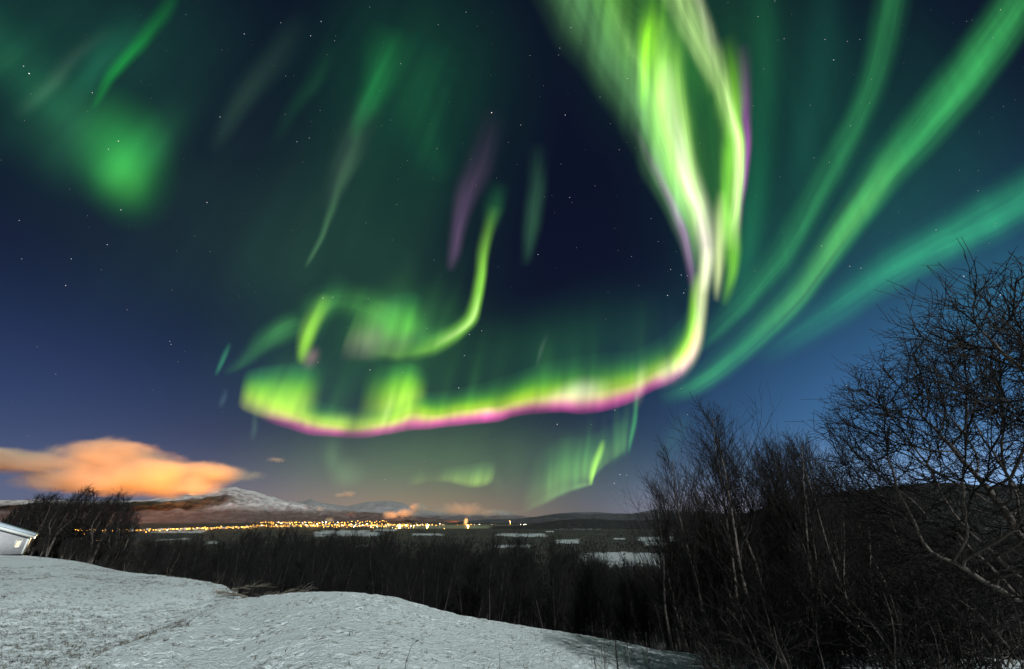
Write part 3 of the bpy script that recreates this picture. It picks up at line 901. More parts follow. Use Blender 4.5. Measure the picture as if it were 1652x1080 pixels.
    b2.stroke([(1446, -60, 32, 40, 0.6), (1432, 20, 33.6, 40, 0.7), (1414, 110, 32, 35.2, 0.75), (1386, 190, 32, 30.4, 0.8), (1348, 268, 35.2, 27.2, 0.85), (1306, 345, 36.8, 25.6, 0.95), (1264, 415, 36.8, 25.6, 0.9), (1216, 476, 35.2, 25.6, 0.75), (1164, 530, 32, 25.6, 0.5), (1120, 570, 27.2, 24, 0)], (.018, .16, .040), .55, 30, 8)
    b2.build("aurora_band", "slimmer dim green aurora band between the tall folded curtain and the broadest band")
    b3 = Curtain(10800, 0.22, 9.0)
    b3.stroke([(1760, 270, 65.6, 49.2, 0.8), (1652, 328, 64, 45.9, 0.95), (1570, 372, 62.3, 42.6, 1), (1490, 412, 57.4, 39.4, 1), (1420, 452, 52.5, 36.1, 0.8), (1350, 500, 47.6, 32.8, 0.55), (1290, 540, 41, 29.5, 0.3), (1220, 590, 32.8, 24.6, 0)], (.017, .23, .080), .55, 30, 3)
    b3.build("aurora_band", "lowest teal aurora band ending above the spreading bare tree on the right")
    b4 = Curtain(11200, 0.22, 9.0)
    b4.stroke([(1230, -40, 40, 40, .4), (1234, 100, 44, 40, .6), (1230, 230, 44, 40, .8), (1216, 350, 40, 36, .9), (1196, 440, 36, 34, .8), (1172, 510, 30, 30, 0)], (.004, .070, .022))
    b4.stroke([(1330, -40, 50, 50, .4), (1326, 100, 50, 50, .5), (1300, 240, 46, 46, .5), (1268, 340, 40, 40, 0)], (.004, .045, .025))
    b4.build("aurora_band", "faint dark green aurora veil close beside the violet edge of the tall folded curtain")

    # ---- low curtains under the arc
    d = Curtain(11600)
    d.strip([(840, 822, 846, 760, 0), (868, 812, 872, 720, .45), (905, 796, 910, 700, .7), (932, 784, 940, 696, .9), (954, 778, 964, 690, 1.0), (975, 756, 982, 680, .6), (1000, 735, 1002, 670, .4), (1016, 720, 1018, 660, 0)],
            [(0, ZERO), (.12, (.075, .17, .03)), (.3, (.065, .18, .03)), (.6, (.02, .085, .018)), (1, ZERO)], .55, 16, 5, 220, 26)
    d.rays([(880, 800, .6), (930, 780, 1), (980, 745, .9), (1010, 720, .6)], 34, 90, 9, (.012, .045, .008), 41)
    d.stroke([(972, 708, 7, 7, 0), (968, 726, 9, 8, .8), (961, 752, 9, 6, 1.0), (955, 774, 8, 4, .9), (951, 786, 5, 4, 0)], (.26, .55, .04))
    d.stroke([(960, 780, 10, 5, 0), (940, 785, 12, 6, .8), (905, 796, 12, 7, .6), (870, 811, 12, 8, .4), (840, 828, 10, 8, 0)], (.10, .22, .05))
    d.build("aurora_band", "low green aurora curtain with a sharp bright fold, above the dark hills near the birches")
    d = Curtain(11900)
    d.stroke([(1024, 628, 6, 6, 0), (1023, 650, 7, 6, .7), (1020, 682, 7, 7, 1.0), (1017, 710, 6, 6, .9), (1012, 732, 5, 5, 0)], (.04, .26, .06))
    d.build("aurora_band", "thin lone green aurora ray hanging below the right end of the bright arc")
    d = Curtain(12200)
    d.strip([(654, 784, 658, 756, 0), (672, 782, 676, 752, .16), (690, 778, 694, 752, .10), (716, 776, 722, 748, .28), (738, 780, 745, 744, .6), (756, 784, 763, 740, .75), (774, 784, 780, 738, .95), (788, 782, 794, 740, .8), (797, 778, 802, 742, 0)],
            [(0, ZERO), (.25, (.19, .34, .05)), (.5, (.10, .22, .04)), (.75, (.03, .08, .02)), (1, ZERO)], .5, 12, 7)
    d.build("aurora_band", "small bright green aurora smudge low above the town and glowing steam")
    d = Curtain(12500)
    d.stroke([(540, 700, 26, 30, 0), (534, 735, 26, 34, .8), (548, 762, 30, 44, .9), (560, 785, 30, 44, 0)], (.045, .095, .03), .2, 30, 4)
    d.stroke([(590, 742, 46, 40, 0), (560, 758, 40, 34, .4), (520, 764, 30, 30, 0)], (.03, .06, .02))
    d.stroke([(780, 730, 14, 14, 0), (800, 770, 18, 16, .5), (808, 800, 14, 14, 0)], (.03, .06, .02))
    d.stroke([(1110, 660, 26, 26, 0), (1085, 700, 26, 26, .6), (1066, 745, 22, 22, 0)], (.01, .05, .03))
    d.build("aurora_band", "faint green aurora haze between the bright arc and the snowy mountain")

    # ---- upper left
    e = Curtain(9400, 0.35)
    e.blob(200, 255, 130, 92, 68, (.016, .26, .024), .95)
    e.blob(205, 285, 72, 62, 60, (.030, .17, .02), .7)
    e.blob(150, 230, 200, 110, 20, (.012, .085, .030), .9)
    e.rays([(140, 260, .4), (200, 290, .9), (250, 250, .5)], 18, 140, 30, (.002, .018, .005), 44)
    e.build("aurora_band", "round glowing green aurora knot, upper left")
    e = Curtain(9800)
    e.stroke([(290, -30, 20, 18, 0), (262, 25, 24, 20, .5), (222, 72, 20, 16, .95), (188, 118, 18, 13, 1.0), (166, 150, 14, 11, .6), (150, 175, 10, 9, 0)], (.004, .18, .014), .2, 30, 5)
    e.stroke([(240, 10, 50, 40, 0), (190, 70, 50, 40, .6), (150, 120, 46, 36, .8), (110, 160, 36, 30, 0)], (.005, .07, .03))
    e.build("aurora_band", "straight slanting green aurora ray above the round knot, upper left")
    e = Curtain(10100, 0.35)
    e.stroke([(-60, 60, 70, 90, .8), (20, 110, 70, 90, .8), (90, 165, 60, 80, .8), (150, 205, 50, 60, 0)], (.008, .070, .026))
    e.stroke([(190, 40, 22, 20, 0), (110, 100, 24, 20, .6), (80, 140, 24, 20, .8), (20, 190, 24, 20, 0)], (.025, .05, .03))
    e.build("aurora_band", "dim green aurora smear in the top left corner, left of the slanting ray")
    e = Curtain(10600)
    e.stroke([(500, 20, 30, 34, 0), (455, 80, 34, 38, .5), (410, 140, 34, 32, .8), (370, 195, 28, 26, .8), (335, 250, 20, 20, 0)], (.014, .036, .020))
    e.build("aurora_band", "broad faint slanting aurora streak at the top, right of the straight ray")
    e = Curtain(10700)
    e.stroke([(545, 60, 24, 24, 0), (510, 130, 26, 20, .6), (470, 180, 20, 16, .5), (440, 240, 14, 14, 0)], (.004, .03, .008))
    e.build("aurora_band", "very faint narrow dark green aurora streak at the top, right of the broad faint streak")
    e = Curtain(10800)
    e.stroke([(590, 205, 22, 22, 0), (565, 268, 20, 20, .6), (540, 320, 15, 14, .7), (514, 378, 9, 8, 1.0), (500, 408, 7, 6, .8), (488, 430, 6, 6, 0)], (.032, .085, .034), .2, 20, 4)
    e.stroke([(600, 150, 40, 40, 0), (572, 230, 44, 40, .7), (548, 290, 36, 30, .8), (520, 350, 22, 18, 0)], (.022, .032, .024))
    e.build("aurora_band", "pale thin aurora ray slanting down above the smoky middle patch")
    e = Curtain(10900)
    e.stroke([(640, 40, 50, 50, 0), (618, 120, 40, 40, .8), (600, 165, 32, 30, .9), (580, 205, 24, 22, .4), (570, 235, 18, 18, 0)], (.008, .13, .025), .2, 40, 3)
    e.stroke([(720, 60, 60, 60, 0), (690, 160, 60, 50, .7), (690, 230, 60, 46, .6), (720, 300, 40, 40, 0)], (.004, .055, .015))
    e.build("aurora_band", "broad dim green aurora column at the top middle")
    e = Curtain(11400)
    e.stroke([(800, 170, 36, 36, 0), (776, 270, 34, 28, .45), (752, 335, 28, 22, .8), (739, 380, 22, 18, 1.0), (730, 412, 15, 14, .7), (722, 440, 11, 11, 0)], (.085, .045, .10), .25, 30, 4)
    e.build("aurora_band", "isolated dim violet aurora ray above the hook-shaped strand")
    e = Curtain(11800)
    e.stroke([(868, 225, 22, 22, 0), (864, 300, 24, 24, .7), (858, 360, 22, 22, .9), (852, 405, 16, 16, .6), (846, 435, 12, 12, 0)], (.022, .08, .035), .2, 30, 6)
    e.build("aurora_band", "isolated dim grey-green aurora ray right of the violet ray")


build_aurora()

# ------------------------------------------------------------------ stars
_stars = [(47, 119, 1.6), (38, 107, .9), (793, 182, 1.5), (840, 202, .7), (878, 318, .4), (195, 339, .9), (334, 327, .9), (191, 228, 1.1), (175, 241, .8), (149, 150, .9), (501, 58, .9), (518, 35, .8),
          (453, 37, .6), (394, 55, .8), (300, 24, .4), (355, 189, .7), (461, 123, .5), (479, 229, .7), (499, 223, .6), (173, 395, .8), (115, 418, .8), (35, 418, .6), (31, 356, .7), (106, 461, .9), (46, 704, .5),
          (903, 78, .6), (921, 45, .7), (901, 89, .5), (1012, 127, .8), (912, 186, .9), (919, 319, .7), (968, 157, .6), (999, 242, .6), (1223, 27, .7), (1250, 2, .6), (1345, 97, .9), (1331, 64, .7), (1367, 67, .6),
          (1387, 64, .6), (1265, 63, .6), (1614, 16, .7), (1602, 61, .5), (1215, 171, .5), (1307, 170, .4), (1326, 397, .5), (1371, 430, .8), (1389, 433, .8), (1325, 397, .6), (1555, 446, 1.1), (1614, 476, 1.0),
          (1510, 371, .7), (1578, 308, .6), (1548, 275, .4), (1372, 203, .6), (1338, 262, .6), (1313, 255, .5), (1019, 414, .6), (1082, 435, .7), (1077, 477, 1.0), (1103, 473, .9), (1099, 444, .8), (1109, 445, .6),
          (1062, 390, .5), (1050, 353, .5), (740, 626, 1.0), (899, 685, .9), (992, 662, .8), (1011, 767, .7), (1000, 766, .9), (991, 780, .9), (1095, 609, .7), (1099, 627, .6), (1109, 669, .6), (749, 574, .6), (757, 540, .8),
          (777, 534, .7), (689, 530, .6), (521, 481, 1.0), (537, 480, .7), (499, 538, .7), (477, 559, .5), (561, 529, .5), (594, 482, .5), (513, 585, .7), (597, 597, .9), (650, 601, .6), (750, 574, .5), (301, 713, .5), (621, 774, .6),
          (274, 551, .7), (276, 556, .7), (705, 240, .6), (646, 103, .6), (540, 66, .5), (707, 40, .5), (752, 20, .6), (868, 411, .8), (905, 265, .4), (855, 90, .5), (820, 230, .4), (1211, 719, .7), (90, 604, .5), (205, 500, .5), (60, 560, .4),
          (640, 330, .5), (590, 360, .4), (700, 420, .4), (930, 400, .4), (960, 300, .4), (985, 200, .4)]


def build_stars():
    g = np.random.default_rng(3)
    st = [(u, v, b) for u, v, b in _stars]
    while len(st) < 560:
        u, v = g.uniform(0, 1652), g.uniform(0, 760)
        st.append((u, v, 0.10 + 0.32 * g.random() ** 2.5))
    V, T, C = [], [], []
    n = 0
    D = 800000.0
    for u, v, b in st:
        d = px_dir(u, v)
        if d[2] < 0.02: continue
        sc = np.linalg.norm([(u - 826) / FPX, (540 - v) / FPX, 1])
        c = d * D
        r = D * 0.00105 / sc * (0.75 + 0.35 * min(b, 1.2))
        ax = np.array([(1, 0, 0), (-1, 0, 0), (0, 1, 0), (0, -1, 0), (0, 0, 1), (0, 0, -1)]) * r
        V.append(c + ax)
        T += [tuple(i + n for i in f) for f in ((0, 2, 4), (2, 1, 4), (1, 3, 4), (3, 0, 4), (2, 0, 5), (1, 2, 5), (3, 1, 5), (0, 3, 5))]
        tint = np.array([0.9, 0.95, 1.0]) if g.random() < 0.7 else np.array([1.0, 0.9, 0.85])
        C += [tint * 1.1 * b ** 1.5] * 6
        n += 6
    me = mesh_np("stars", np.concatenate(V), None, T, None)
    at = me.attributes.new('glow', 'FLOAT_COLOR', 'POINT')
    C = np.array(C)
    at.data.foreach_set('color', np.concatenate([C, np.ones((len(C), 1))], 1).astype(np.float32).ravel())
    m = bpy.data.materials.new("star_light"); m.use_nodes = True; m.node_tree.nodes.clear()
    k = NT(m.node_tree)
    a = k.new('ShaderNodeAttribute', attribute_name='glow'); e = k.new('ShaderNodeEmission'); k.l.new(a.outputs['Color'], e.inputs[0])
    o = k.new('ShaderNodeOutputMaterial'); k.l.new(e.outputs[0], o.inputs[0])
    m.cycles.emission_sampling = 'NONE'
    me.materials.append(m)
    tag(link("stars", me), kind='stuff')


build_stars()

# ------------------------------------------------------------------ bare trees
M_BARK = simple_mat("birch_bark", (0.115, 0.098, 0.088), 0.85, 0.55, 5.0, 0.5)
M_TWIG = simple_mat("birch_twigs", (0.015, 0.0125, 0.012), 0.8, 0.4, 3.0)
M_DBARK = simple_mat("dark_bark", (0.095, 0.080, 0.070), 0.85, 0.5, 6.0, 0.6)
M_DTWIG = simple_mat("dark_twigs", (0.017, 0.0145, 0.0135), 0.8, 0.5, 3.0)
M_WOOD = simple_mat("forest_bark", (0.032, 0.029, 0.028), 0.9, 0.5, 2.0)
M_WTWIG = simple_mat("forest_twigs", (0.0075, 0.0067, 0.0067), 0.9, 0.4, 2.0)
M_NEEDLE = simple_mat("spruce_needles", (0.016, 0.024, 0.018), 0.9, 0.4, 2.0)
M_DRY = simple_mat("dead_branch", (0.17, 0.15, 0.12), 0.85, 0.45, 8.0)


def norm(v):
    return v / (np.linalg.norm(v, axis=-1, keepdims=True) + 1e-9)


def grow(g, P, R, cnt, tmin, tmax, ang, ang_sd, length, len_sd, taper, rad, k, wob, trop, tropv=(0, 0, 1), lenprof=None, minr=0.002, centre=None, out_pull=0.0):
    """children of every branch in P (N,m,3): returns their polylines and radii"""
    N, m, _ = P.shape
    c = cnt
    t = (np.arange(c)[None] + g.random((N, c))) / c * (tmax - tmin) + tmin
    f = t * (m - 1)
    i = np.clip(f.astype(int), 0, m - 2); u = (f - i)[..., None]
    n_i = np.arange(N)[:, None]
    pos = P[n_i, i] * (1 - u) + P[n_i, i + 1] * u
    tan = norm(P[n_i, i + 1] - P[n_i, i])
    r0 = R[n_i, i] * (1 - u[..., 0]) + R[n_i, i + 1] * u[..., 0]
    rv = norm(g.normal(size=tan.shape))
    perp = norm(rv - (rv * tan).sum(-1, keepdims=True) * tan)
    a = np.radians(g.normal(ang, ang_sd, (N, c)))[..., None]
    d = norm(tan * np.cos(a) + perp * np.sin(a))
    plen = np.linalg.norm(np.diff(P, axis=1), axis=-1).sum(1)[:, None]
    L = length * plen * np.clip(g.normal(1, len_sd, (N, c)), 0.35, 1.8)
    if lenprof is not None:
        L = L * lenprof(t)
    d = d.reshape(-1, 3); pos = pos.reshape(-1, 3); L = L.reshape(-1); r0 = r0.reshape(-1) * rad
    r0 = np.maximum(r0, minr)
    out = np.empty((len(d), k, 3)); out[:, 0] = pos
    tv = np.array(tropv, float)
    for s in range(1, k):
        pull = norm(out[:, s - 1] - centre) * out_pull if centre is not None else 0.0
        d = norm(d + g.normal(size=d.shape) * wob + tv * trop + pull)
        out[:, s] = out[:, s - 1] + d * (L / (k - 1))[:, None]
    rr = np.maximum(r0[:, None] * (1 - (1 - taper) * np.linspace(0, 1, k)[None]), minr * 0.7)
    return out, rr


def join(parts):
    V, Q, n = [], [], 0
    for v, q in parts:
        V.append(v); Q.append(q + n); n += len(v)
    return np.concatenate(V), np.concatenate(Q)


def birch(seed, h, lean=(0, 0), spread=1.0, dens=1.0, stems=1, minr=0.004, low=0.22, levels=3, rnd=False):
    """upright bare tree: meshes of the trunk and of the branches"""
    g = np.random.default_rng(seed)
    T, TR = [], []
    k0 = 12
    for s in range(stems):
        hh = h * (1.0 if s == 0 else g.uniform(0.7, 0.95))
        a = g.uniform(0, 6.28)
        base = np.array([math.cos(a), math.sin(a), 0]) * (0.0 if s == 0 else g.uniform(0.15, 0.4) * h / 8)
        d = norm(np.array([lean[0], lean[1], 1.0]) + np.array([math.cos(a), math.sin(a), 0]) * (0 if s == 0 else 0.14))
        p = [base - d * 0.4]
        for j in range(1, k0):
            d = norm(d + g.normal(size=3) * 0.045 + np.array([0, 0, 0.03]))
            p.append(p[-1] + d * (hh + 0.4) / (k0 - 1))
        T.append(p); TR.append(h * 0.0105 * (1 - 0.90 * np.linspace(0, 1, k0) ** 0.9) + 0.006)
    T, TR = np.array(T), np.array(TR)
    trunk = tubes(T, TR, 7)
    prof_l = lambda t: np.clip(1.25 - t, 0.12, 1.0) * np.clip((t - low * 0.5) / 0.25, 0.3, 1)
    if rnd:
        prof_l = lambda t: 0.25 + 0.75 * np.sqrt(np.clip(1 - ((t - 0.45) / 0.58) ** 2, 0, 1))
    b1, r1 = grow(g, T, TR, int(44 * dens), low, 0.99, 40 if rnd else 34, 8, 0.36 * spread, 0.2, 0.25, 0.42, 7, 0.09, 0.10, lenprof=prof_l, minr=minr * 1.5)
    b2, r2 = grow(g, b1, r1, int(11 * dens), 0.12, 0.98, 32, 9, 0.42, 0.25, 0.3, 0.55, 5, 0.12, 0.10, minr=minr * 1.1)
    parts = [tubes(b1, r1, 4), tubes(b2, r2, 3)]
    if levels > 2:
        b3, r3 = grow(g, b2, r2, int(6 * dens), 0.1, 1.0, 30, 11, 0.50, 0.3, 0.4, 0.6, 4, 0.15, 0.06, minr=minr * 0.8)
        parts.append(tubes(b3, r3, 3))
    br = join(parts)
    return trunk, br


def crown_tree(seed, stems, centre, radii, zcut, n_attr, step=0.13, reach=1.3, kill=0.27, tip_r=0.0062, tw=0.0052):
    """broad bare tree: branches compete for the space of a rounded crown"""
    from mathutils.kdtree import KDTree
    g = np.random.default_rng(seed)
    A = []
    while len(A) < n_attr:
        p = g.uniform(-1, 1, 3)
        q = np.linalg.norm(p)
        if q > 1 or q < 0.25 or g.random() > 0.25 + 0.75 * q ** 2: continue
        p = p * np.array(radii) * (1 + 0.16 * (fbm(np.array([p[0] * 2.2 + 9]), np.array([p[2] * 2.2 + p[1]]), 2, seed)[0] - 0.5))
        if p[2] < -zcut: continue
        A.append(p + np.array(centre))
    A = np.array(A)
    N, par = [np.zeros(3) + np.array([0, 0, -0.4])], [-1]
    for st in stems:
        cur = 0
        st = np.array(st, float); p = N[0]
        for tgt in st:
            L = np.linalg.norm(tgt - p); m = max(2, int(L / step))
            for s in range(1, m + 1):
                q = p + (tgt - p) * s / m + g.normal(size=3) * 0.018
                N.append(q); par.append(cur); cur = len(N) - 1
            p = tgt
    alive = np.ones(len(A), bool)
    owner = np.full(len(A), -1); dist = np.full(len(A), 1e9)
    fresh = list(range(len(N)))
    for it in range(70):
        P = np.array([N[k] for k in fresh])
        ia = np.nonzero(alive)[0]
        if len(ia) == 0 or len(P) == 0: break
        for s in range(0, len(P), 400):
            D = np.linalg.norm(A[ia][:, None] - P[None, s:s + 400], axis=-1)
            m = D.argmin(1); dm = D[np.arange(len(ia)), m]
            b = dm < dist[ia]
            dist[ia[b]] = dm[b]; owner[ia[b]] = np.array(fresh)[s + m[b]]
        alive &= dist > kill
        ia = np.nonzero(alive & (dist < reach))[0]
        if len(ia) == 0: break
        acc = {}
        for k in ia:
            o = int(owner[k]); v = A[k] - N[o]; acc.setdefault(o, []).append(v / np.linalg.norm(v))
        fresh = []
        for o, vs in acc.items():
            pd = N[o] - N[par[o]] if par[o] >= 0 else np.array([0, 0, 1.0])
            d = norm(np.mean(vs, 0) + 0.35 * norm(pd) + g.normal(size=3) * 0.12)
            q = N[o] + d * step
            N.append(q); par.append(o); fresh.append(len(N) - 1)
    N = np.array(N); par = np.array(par)
    n = len(N)
    area = np.zeros(n)
    nch = np.bincount(par[1:], minlength=n)
    ex = 2.25
    for k in range(n - 1, 0, -1):
        if nch[k] == 0: area[k] = tip_r ** ex
        area[par[k]] += area[k]
    R = np.clip(area ** (1 / ex), tip_r, 0.16)
    ks = np.arange(1, n)
    pp = par[ks]
    # each piece runs from its parent to its node and a little on, so joints close
    P2 = np.stack([N[pp], N[ks] + (N[ks] - N[pp]) * 0.06], 1)
    R2 = np.stack([np.minimum(R[pp], R[ks] * 1.25), R[ks]], 1)
    thick = R[ks] > tip_r * 4.8
    mid = (R[ks] > tip_r * 2.1) & ~thick
    thin = ~thick & ~mid
    tp, tpr = grow(g, P2[thin], R2[thin], 2, 0.2, 1.0, 38, 13, 2.8, 0.35, 0.6, 0.8, 4, 0.13, 0.04, minr=tw, centre=np.array(centre), out_pull=0.10)
    t3, t3r = grow(g, tp, tpr, 2, 0.25, 0.95, 38, 12, 0.55, 0.3, 0.7, 0.8, 3, 0.12, 0.04, minr=tw * 0.8)
    return join([tubes(P2[thick], R2[thick], 8), tubes(P2[mid], R2[mid], 5)]), join([tubes(P2[thin], R2[thin], 4), tubes(tp, tpr, 3), tubes(t3, t3r, 3)])


def spruce(seed, h, rad=0.22, dens=1.0):
    g = np.random.default_rng(seed)
    T = np.array([[(0, 0, -0.3 + (h + 0.3) * t) for t in np.linspace(0, 1, 6)]])
    TR = np.array([h * 0.012 * (1 - np.linspace(0, 1, 6)) + 0.01])
    n = int(90 * dens)
    t = g.random(n) ** 0.9 * 0.95 + 0.04
    L = h * rad * (1 - t) ** 0.8 * g.uniform(0.7, 1.15, n) + h * 0.01
    a = g.random(n) * 6.283
    d = np.stack([np.cos(a), np.sin(a), np.full(n, -0.15)], -1)
    p0 = np.stack([0 * t, 0 * t, t * h], -1)
    # each bough: a drooping spray of narrow needle-covered blades
    V, Tt, k = [], [], 0
    for i in range(n):
        side = np.array([-d[i, 1], d[i, 0], 0])
        m = max(4, int(9 * dens))
        for j in range(m):
            s = (j + 0.5) / m
            c = p0[i] + d[i] * L[i] * s
            for sg in (-1, 1):
                tip = c + (side * sg * 0.45 + d[i] * 0.6 + np.array([0, 0, -0.22 + 0.3 * g.random()])) * L[i] * 0.34 * (1.1 - s * 0.6)
                w = d[i] * L[i] * 0.06 + np.array([0, 0, 0.02 * h / 8])
                V += [c - w, c + w, tip]; Tt.append((k, k + 1, k + 2)); k += 3
        V += [p0[i] - side * 0.01 * h, p0[i] + side * 0.01 * h, p0[i] + d[i] * L[i] * 1.1]; Tt.append((k, k + 1, k + 2)); k += 3
    return tubes(T, TR, 5), (np.array(V), np.array(Tt))


def tree_thing(name, trunk, br, mt, mb, label, cat, group=None, loc=(0, 0, 0), rz=0.0, tris=False, limbs=None, brname='crown'):
    root = empty(name, loc, rz)
    tag(root, label, cat, group)
    child(link('trunk', mesh_np('trunk', trunk[0], trunk[1], None, mt, True), root), root)
    if limbs is not None:
        child(link('limbs', mesh_np('limbs', limbs[0], limbs[1], None, mt, True), root), root)
    if tris:
        child(link(brname, mesh_np(brname, br[0], None, br[1], mb), root), root)
    else:
        child(link(brname, mesh_np(brname, br[0], br[1], None, mb, False), root), root)
    return root


def place(proto, used, loc, rz, sc, label=None, group=None, tilt=(0, 0)):
    o = proto
    if used.get(proto.name):
        o = copy_tree(proto)
    used[proto.name] = True
    o.location = loc
    o.rotation_euler = (tilt[0], tilt[1], rz)
    o.scale = (sc, sc, sc)
    if label: o['label'] = label
    if group: o['group'] = group
    return o


def at_px(u, v, r):
    """ground point below the photo column of pixel (u, v) at distance r"""
    a, _ = px_az_tan(u, v)
    x, y = r * math.sin(a), r * math.cos(a)
    return x, y, float(ground_z(np.array([x]), np.array([y]))[0])


def top_z(u, v, r):
    return EYE + px_az_tan(u, v)[1] * r


USED = {}

# ---- birch clump right of the middle, at the bottom edge
G_CLUMP = 'bare birches of the clump beyond the snow mound'
def build_clump():
    protos = [birch(100 + i, 8.0, (g0, 0.02), 1.15, 0.76, st, 0.0058) for i, (g0, st) in enumerate([(0.0, 1), (0.0, 2), (0.02, 1), (0.0, 2), (0.01, 1)])]
    protos = [tree_thing('birch_tree', t, b, M_BARK, M_TWIG, 'bare birch', 'tree') for t, b in protos]
    front = [  # top pixel, distance, prototype, label
        (1048, 783, 15.5, 0, 'leftmost short bare birch of the clump, thin against the valley'),
        (1072, 786, 17.0, 2, 'second bare birch from the left of the clump, a low thin one'),
        (1095, 742, 15.3, 4, 'third bare birch from the left of the clump, with a feathery top'),
        (1123, 697, 16.0, 2, 'bare birch just left of the tallest one in the clump'),
        (1149, 664, 15.0, 0, 'tallest bare birch of the clump, its top reaching highest into the blue sky'),
        (1181, 720, 15.8, 4, 'bare birch just right of the tallest one in the clump, slightly lower'),
        (1236, 712, 15.4, 1, 'bushy bare birch with a rounded double top in the middle of the clump'),
        (1268, 735, 17.0, 3, 'lower bushy bare birch right of the rounded double-topped one'),
        (1301, 722, 15.6, 0, 'slim pale-barked birch at the right end of the clump, touching the spreading tree'),
    ]
    for i, (u, v, r, p, lab) in enumerate(front):
        x, y, z = at_px(u + 0, v, r)
        h = top_z(u, v, r) - z
        place(protos[p], USED, (x, y, z - 0.05), i * 1.7, h / 8.0, lab, G_CLUMP)
    g = np.random.default_rng(5)
    for i, (u, v, r) in enumerate([(1062, 800, 20), (1110, 765, 21), (1165, 740, 22), (1200, 748, 20), (1215, 752, 21), (1226, 728, 18.5), (1252, 734, 19), (1276, 744, 20), (1310, 735, 18), (1368, 752, 19), (1400, 772, 18), (1290, 752, 22), (1318, 742, 19), (1336, 728, 20), (1352, 748, 22), (1385, 770, 20), (1420, 790, 21), (1470, 800, 20)]):
        x, y, z = at_px(u, v, r)
        place(protos[i % 5], USED, (x, y, z - .05), i * 2.3, (top_z(u, v, r) - z) / 8.0, 'slim bare birch of the second row, its top against the sky between the front birches', 'second row of birches')
    back = 'dark bare birch in the dense thicket behind the front birches, its top below the skyline'
    for i in range(54):
        u = g.uniform(1040, 1680); r = g.uniform(17, 42)
        v = g.uniform(800, 885) if u > 1120 else g.uniform(845, 905)
        if u > 1330: v = g.uniform(838, 920)
        x, y, z = at_px(u, v, r)
        h = max(2.5, top_z(u, v, r) - z)
        place(protos[int(g.integers(5))], USED, (x, y, z - 0.1), g.uniform(0, 6.28), h / 8.0, back, 'birches of the dark thicket')


build_clump()


# ---- the broad tree at the right edge
def build_spreading():
    st = [[(-0.25, 0.0, 0.7), (-0.75, 0.05, 1.6), (-1.2, 0.0, 2.2)], [(0.05, 0.1, 0.8), (-0.15, 0.3, 2.0), (-0.2, 0.4, 2.9)], [(0.25, -0.1, 0.8), (0.8, -0.2, 2.0), (1.1, -0.3, 2.8)],
          [(-0.3, 0.3, 0.8), (-0.6, 0.9, 2.2)], [(-0.4, -0.2, 0.6), (-1.3, -0.35, 1.4), (-2.3, -0.3, 2.0)], [(0.2, 0.35, 0.8), (0.7, 1.0, 2.4)]]
    t, b = crown_tree(31, st, (0.1, 0.0, 3.15), (2.8, 2.7, 2.45), 1.75, 4300)
    x, y, z = at_px(1800, 1060, 10.8)
    tree_thing('bare_tree', t, b, M_DBARK, M_DTWIG, 'broad spreading bare tree with many dark twigs filling the right edge of the view', 'tree', None, (x, y, z), 0.0)
    st = [[(-0.1, 0.0, 1.0), (-0.3, 0.0, 2.6), (-0.6, 0.0, 3.6)], [(0.1, 0.1, 1.0), (0.3, 0.1, 2.8), (0.4, 0.1, 3.8)]]
    t, b = crown_tree(52, st, (-0.4, 0.0, 4.35), (1.4, 1.4, 1.2), 1.1, 700)
    a = px_az_tan(1840, 700)[0]
    r = 8.6
    x, y = r * math.sin(a), r * math.cos(a)
    z = float(ground_z(np.array([x]), np.array([y]))[0])
    tree_thing('bare_tree', t, b, M_DBARK, M_DTWIG, 'bare tree mostly outside the right edge, its branch tips reaching in above the spreading tree', 'tree', None, (x, y, z), 0.0)


build_spreading()


# ---- birches beside the house on the left
def build_left_group():
    ps = []
    for i, (rx, rz, cz) in enumerate(((1.3, 3.0, 5.1), (1.6, 3.1, 5.0), (1.75, 2.8, 5.2))):
        st = [[(0.05, 0, 1.2), (0.0, 0.1, 3.4)], [(0.25, 0.1, 1.2), (0.7, 0.2, 3.2)], [(-0.2, 0.0, 1.2), (-0.6, -0.2, 3.4)]][:2 + i % 2]
        ps.append(crown_tree(200 + i, st, (0, 0, cz), (rx, rx, rz), rz * 0.9, 1500, 0.2, 1.6, 0.31, 0.015, 0.013))
    ps = [tree_thing('birch_tree', t, b, M_DBARK, M_TWIG, 'bare birch', 'tree') for t, b in ps]
    spec = [(70, 795, 96, 0, 'leftmost bare birch of the group by the white house, lit brownish by town lights'),
            (90, 793, 94, 1, 'second bare birch from the left in the group by the white house'),
            (118, 800, 72, 2, 'lower middle bare birch of the group by the white house'),
            (146, 784, 76, 1, 'tallest bare birch of the group by the white house'),
            (168, 803, 80, 0, 'bare birch just right of the tallest one by the white house'),
            (193, 792, 74, 2, 'wide bare birch near the right end of the group by the white house'),
            (214, 812, 70, 0, 'short rightmost bare birch of the group by the white house'),
            (44, 812, 100, 2, 'small bare birch rising right behind the white house roof')]
    for i, (u, v, r, p, lab) in enumerate(spec):
        x, y, z = at_px(u, v, r)
        h = top_z(u, v + 4, r) - z
        place(ps[p], USED, (x, y, z - 0.1), i * 2.1, h / 8.0, lab, 'birches by the white house')
    g = np.random.default_rng(15)
    for i in range(22):
        u = g.uniform(55, 330); r = g.uniform(62, 84) if u < 210 else g.uniform(38, 70)
        v = g.uniform(866, 886)
        x, y, z = at_px(u, v, r)
        h = max(2.2, top_z(u, v, r) - z)
        place(ps[int(g.integers(3))], USED, (x, y, z - 0.1), g.uniform(0, 6.28), h / 8.0, 'low dark bare tree in the scrub between the house and the forest', 'scrub trees near the house')


build_left_group()


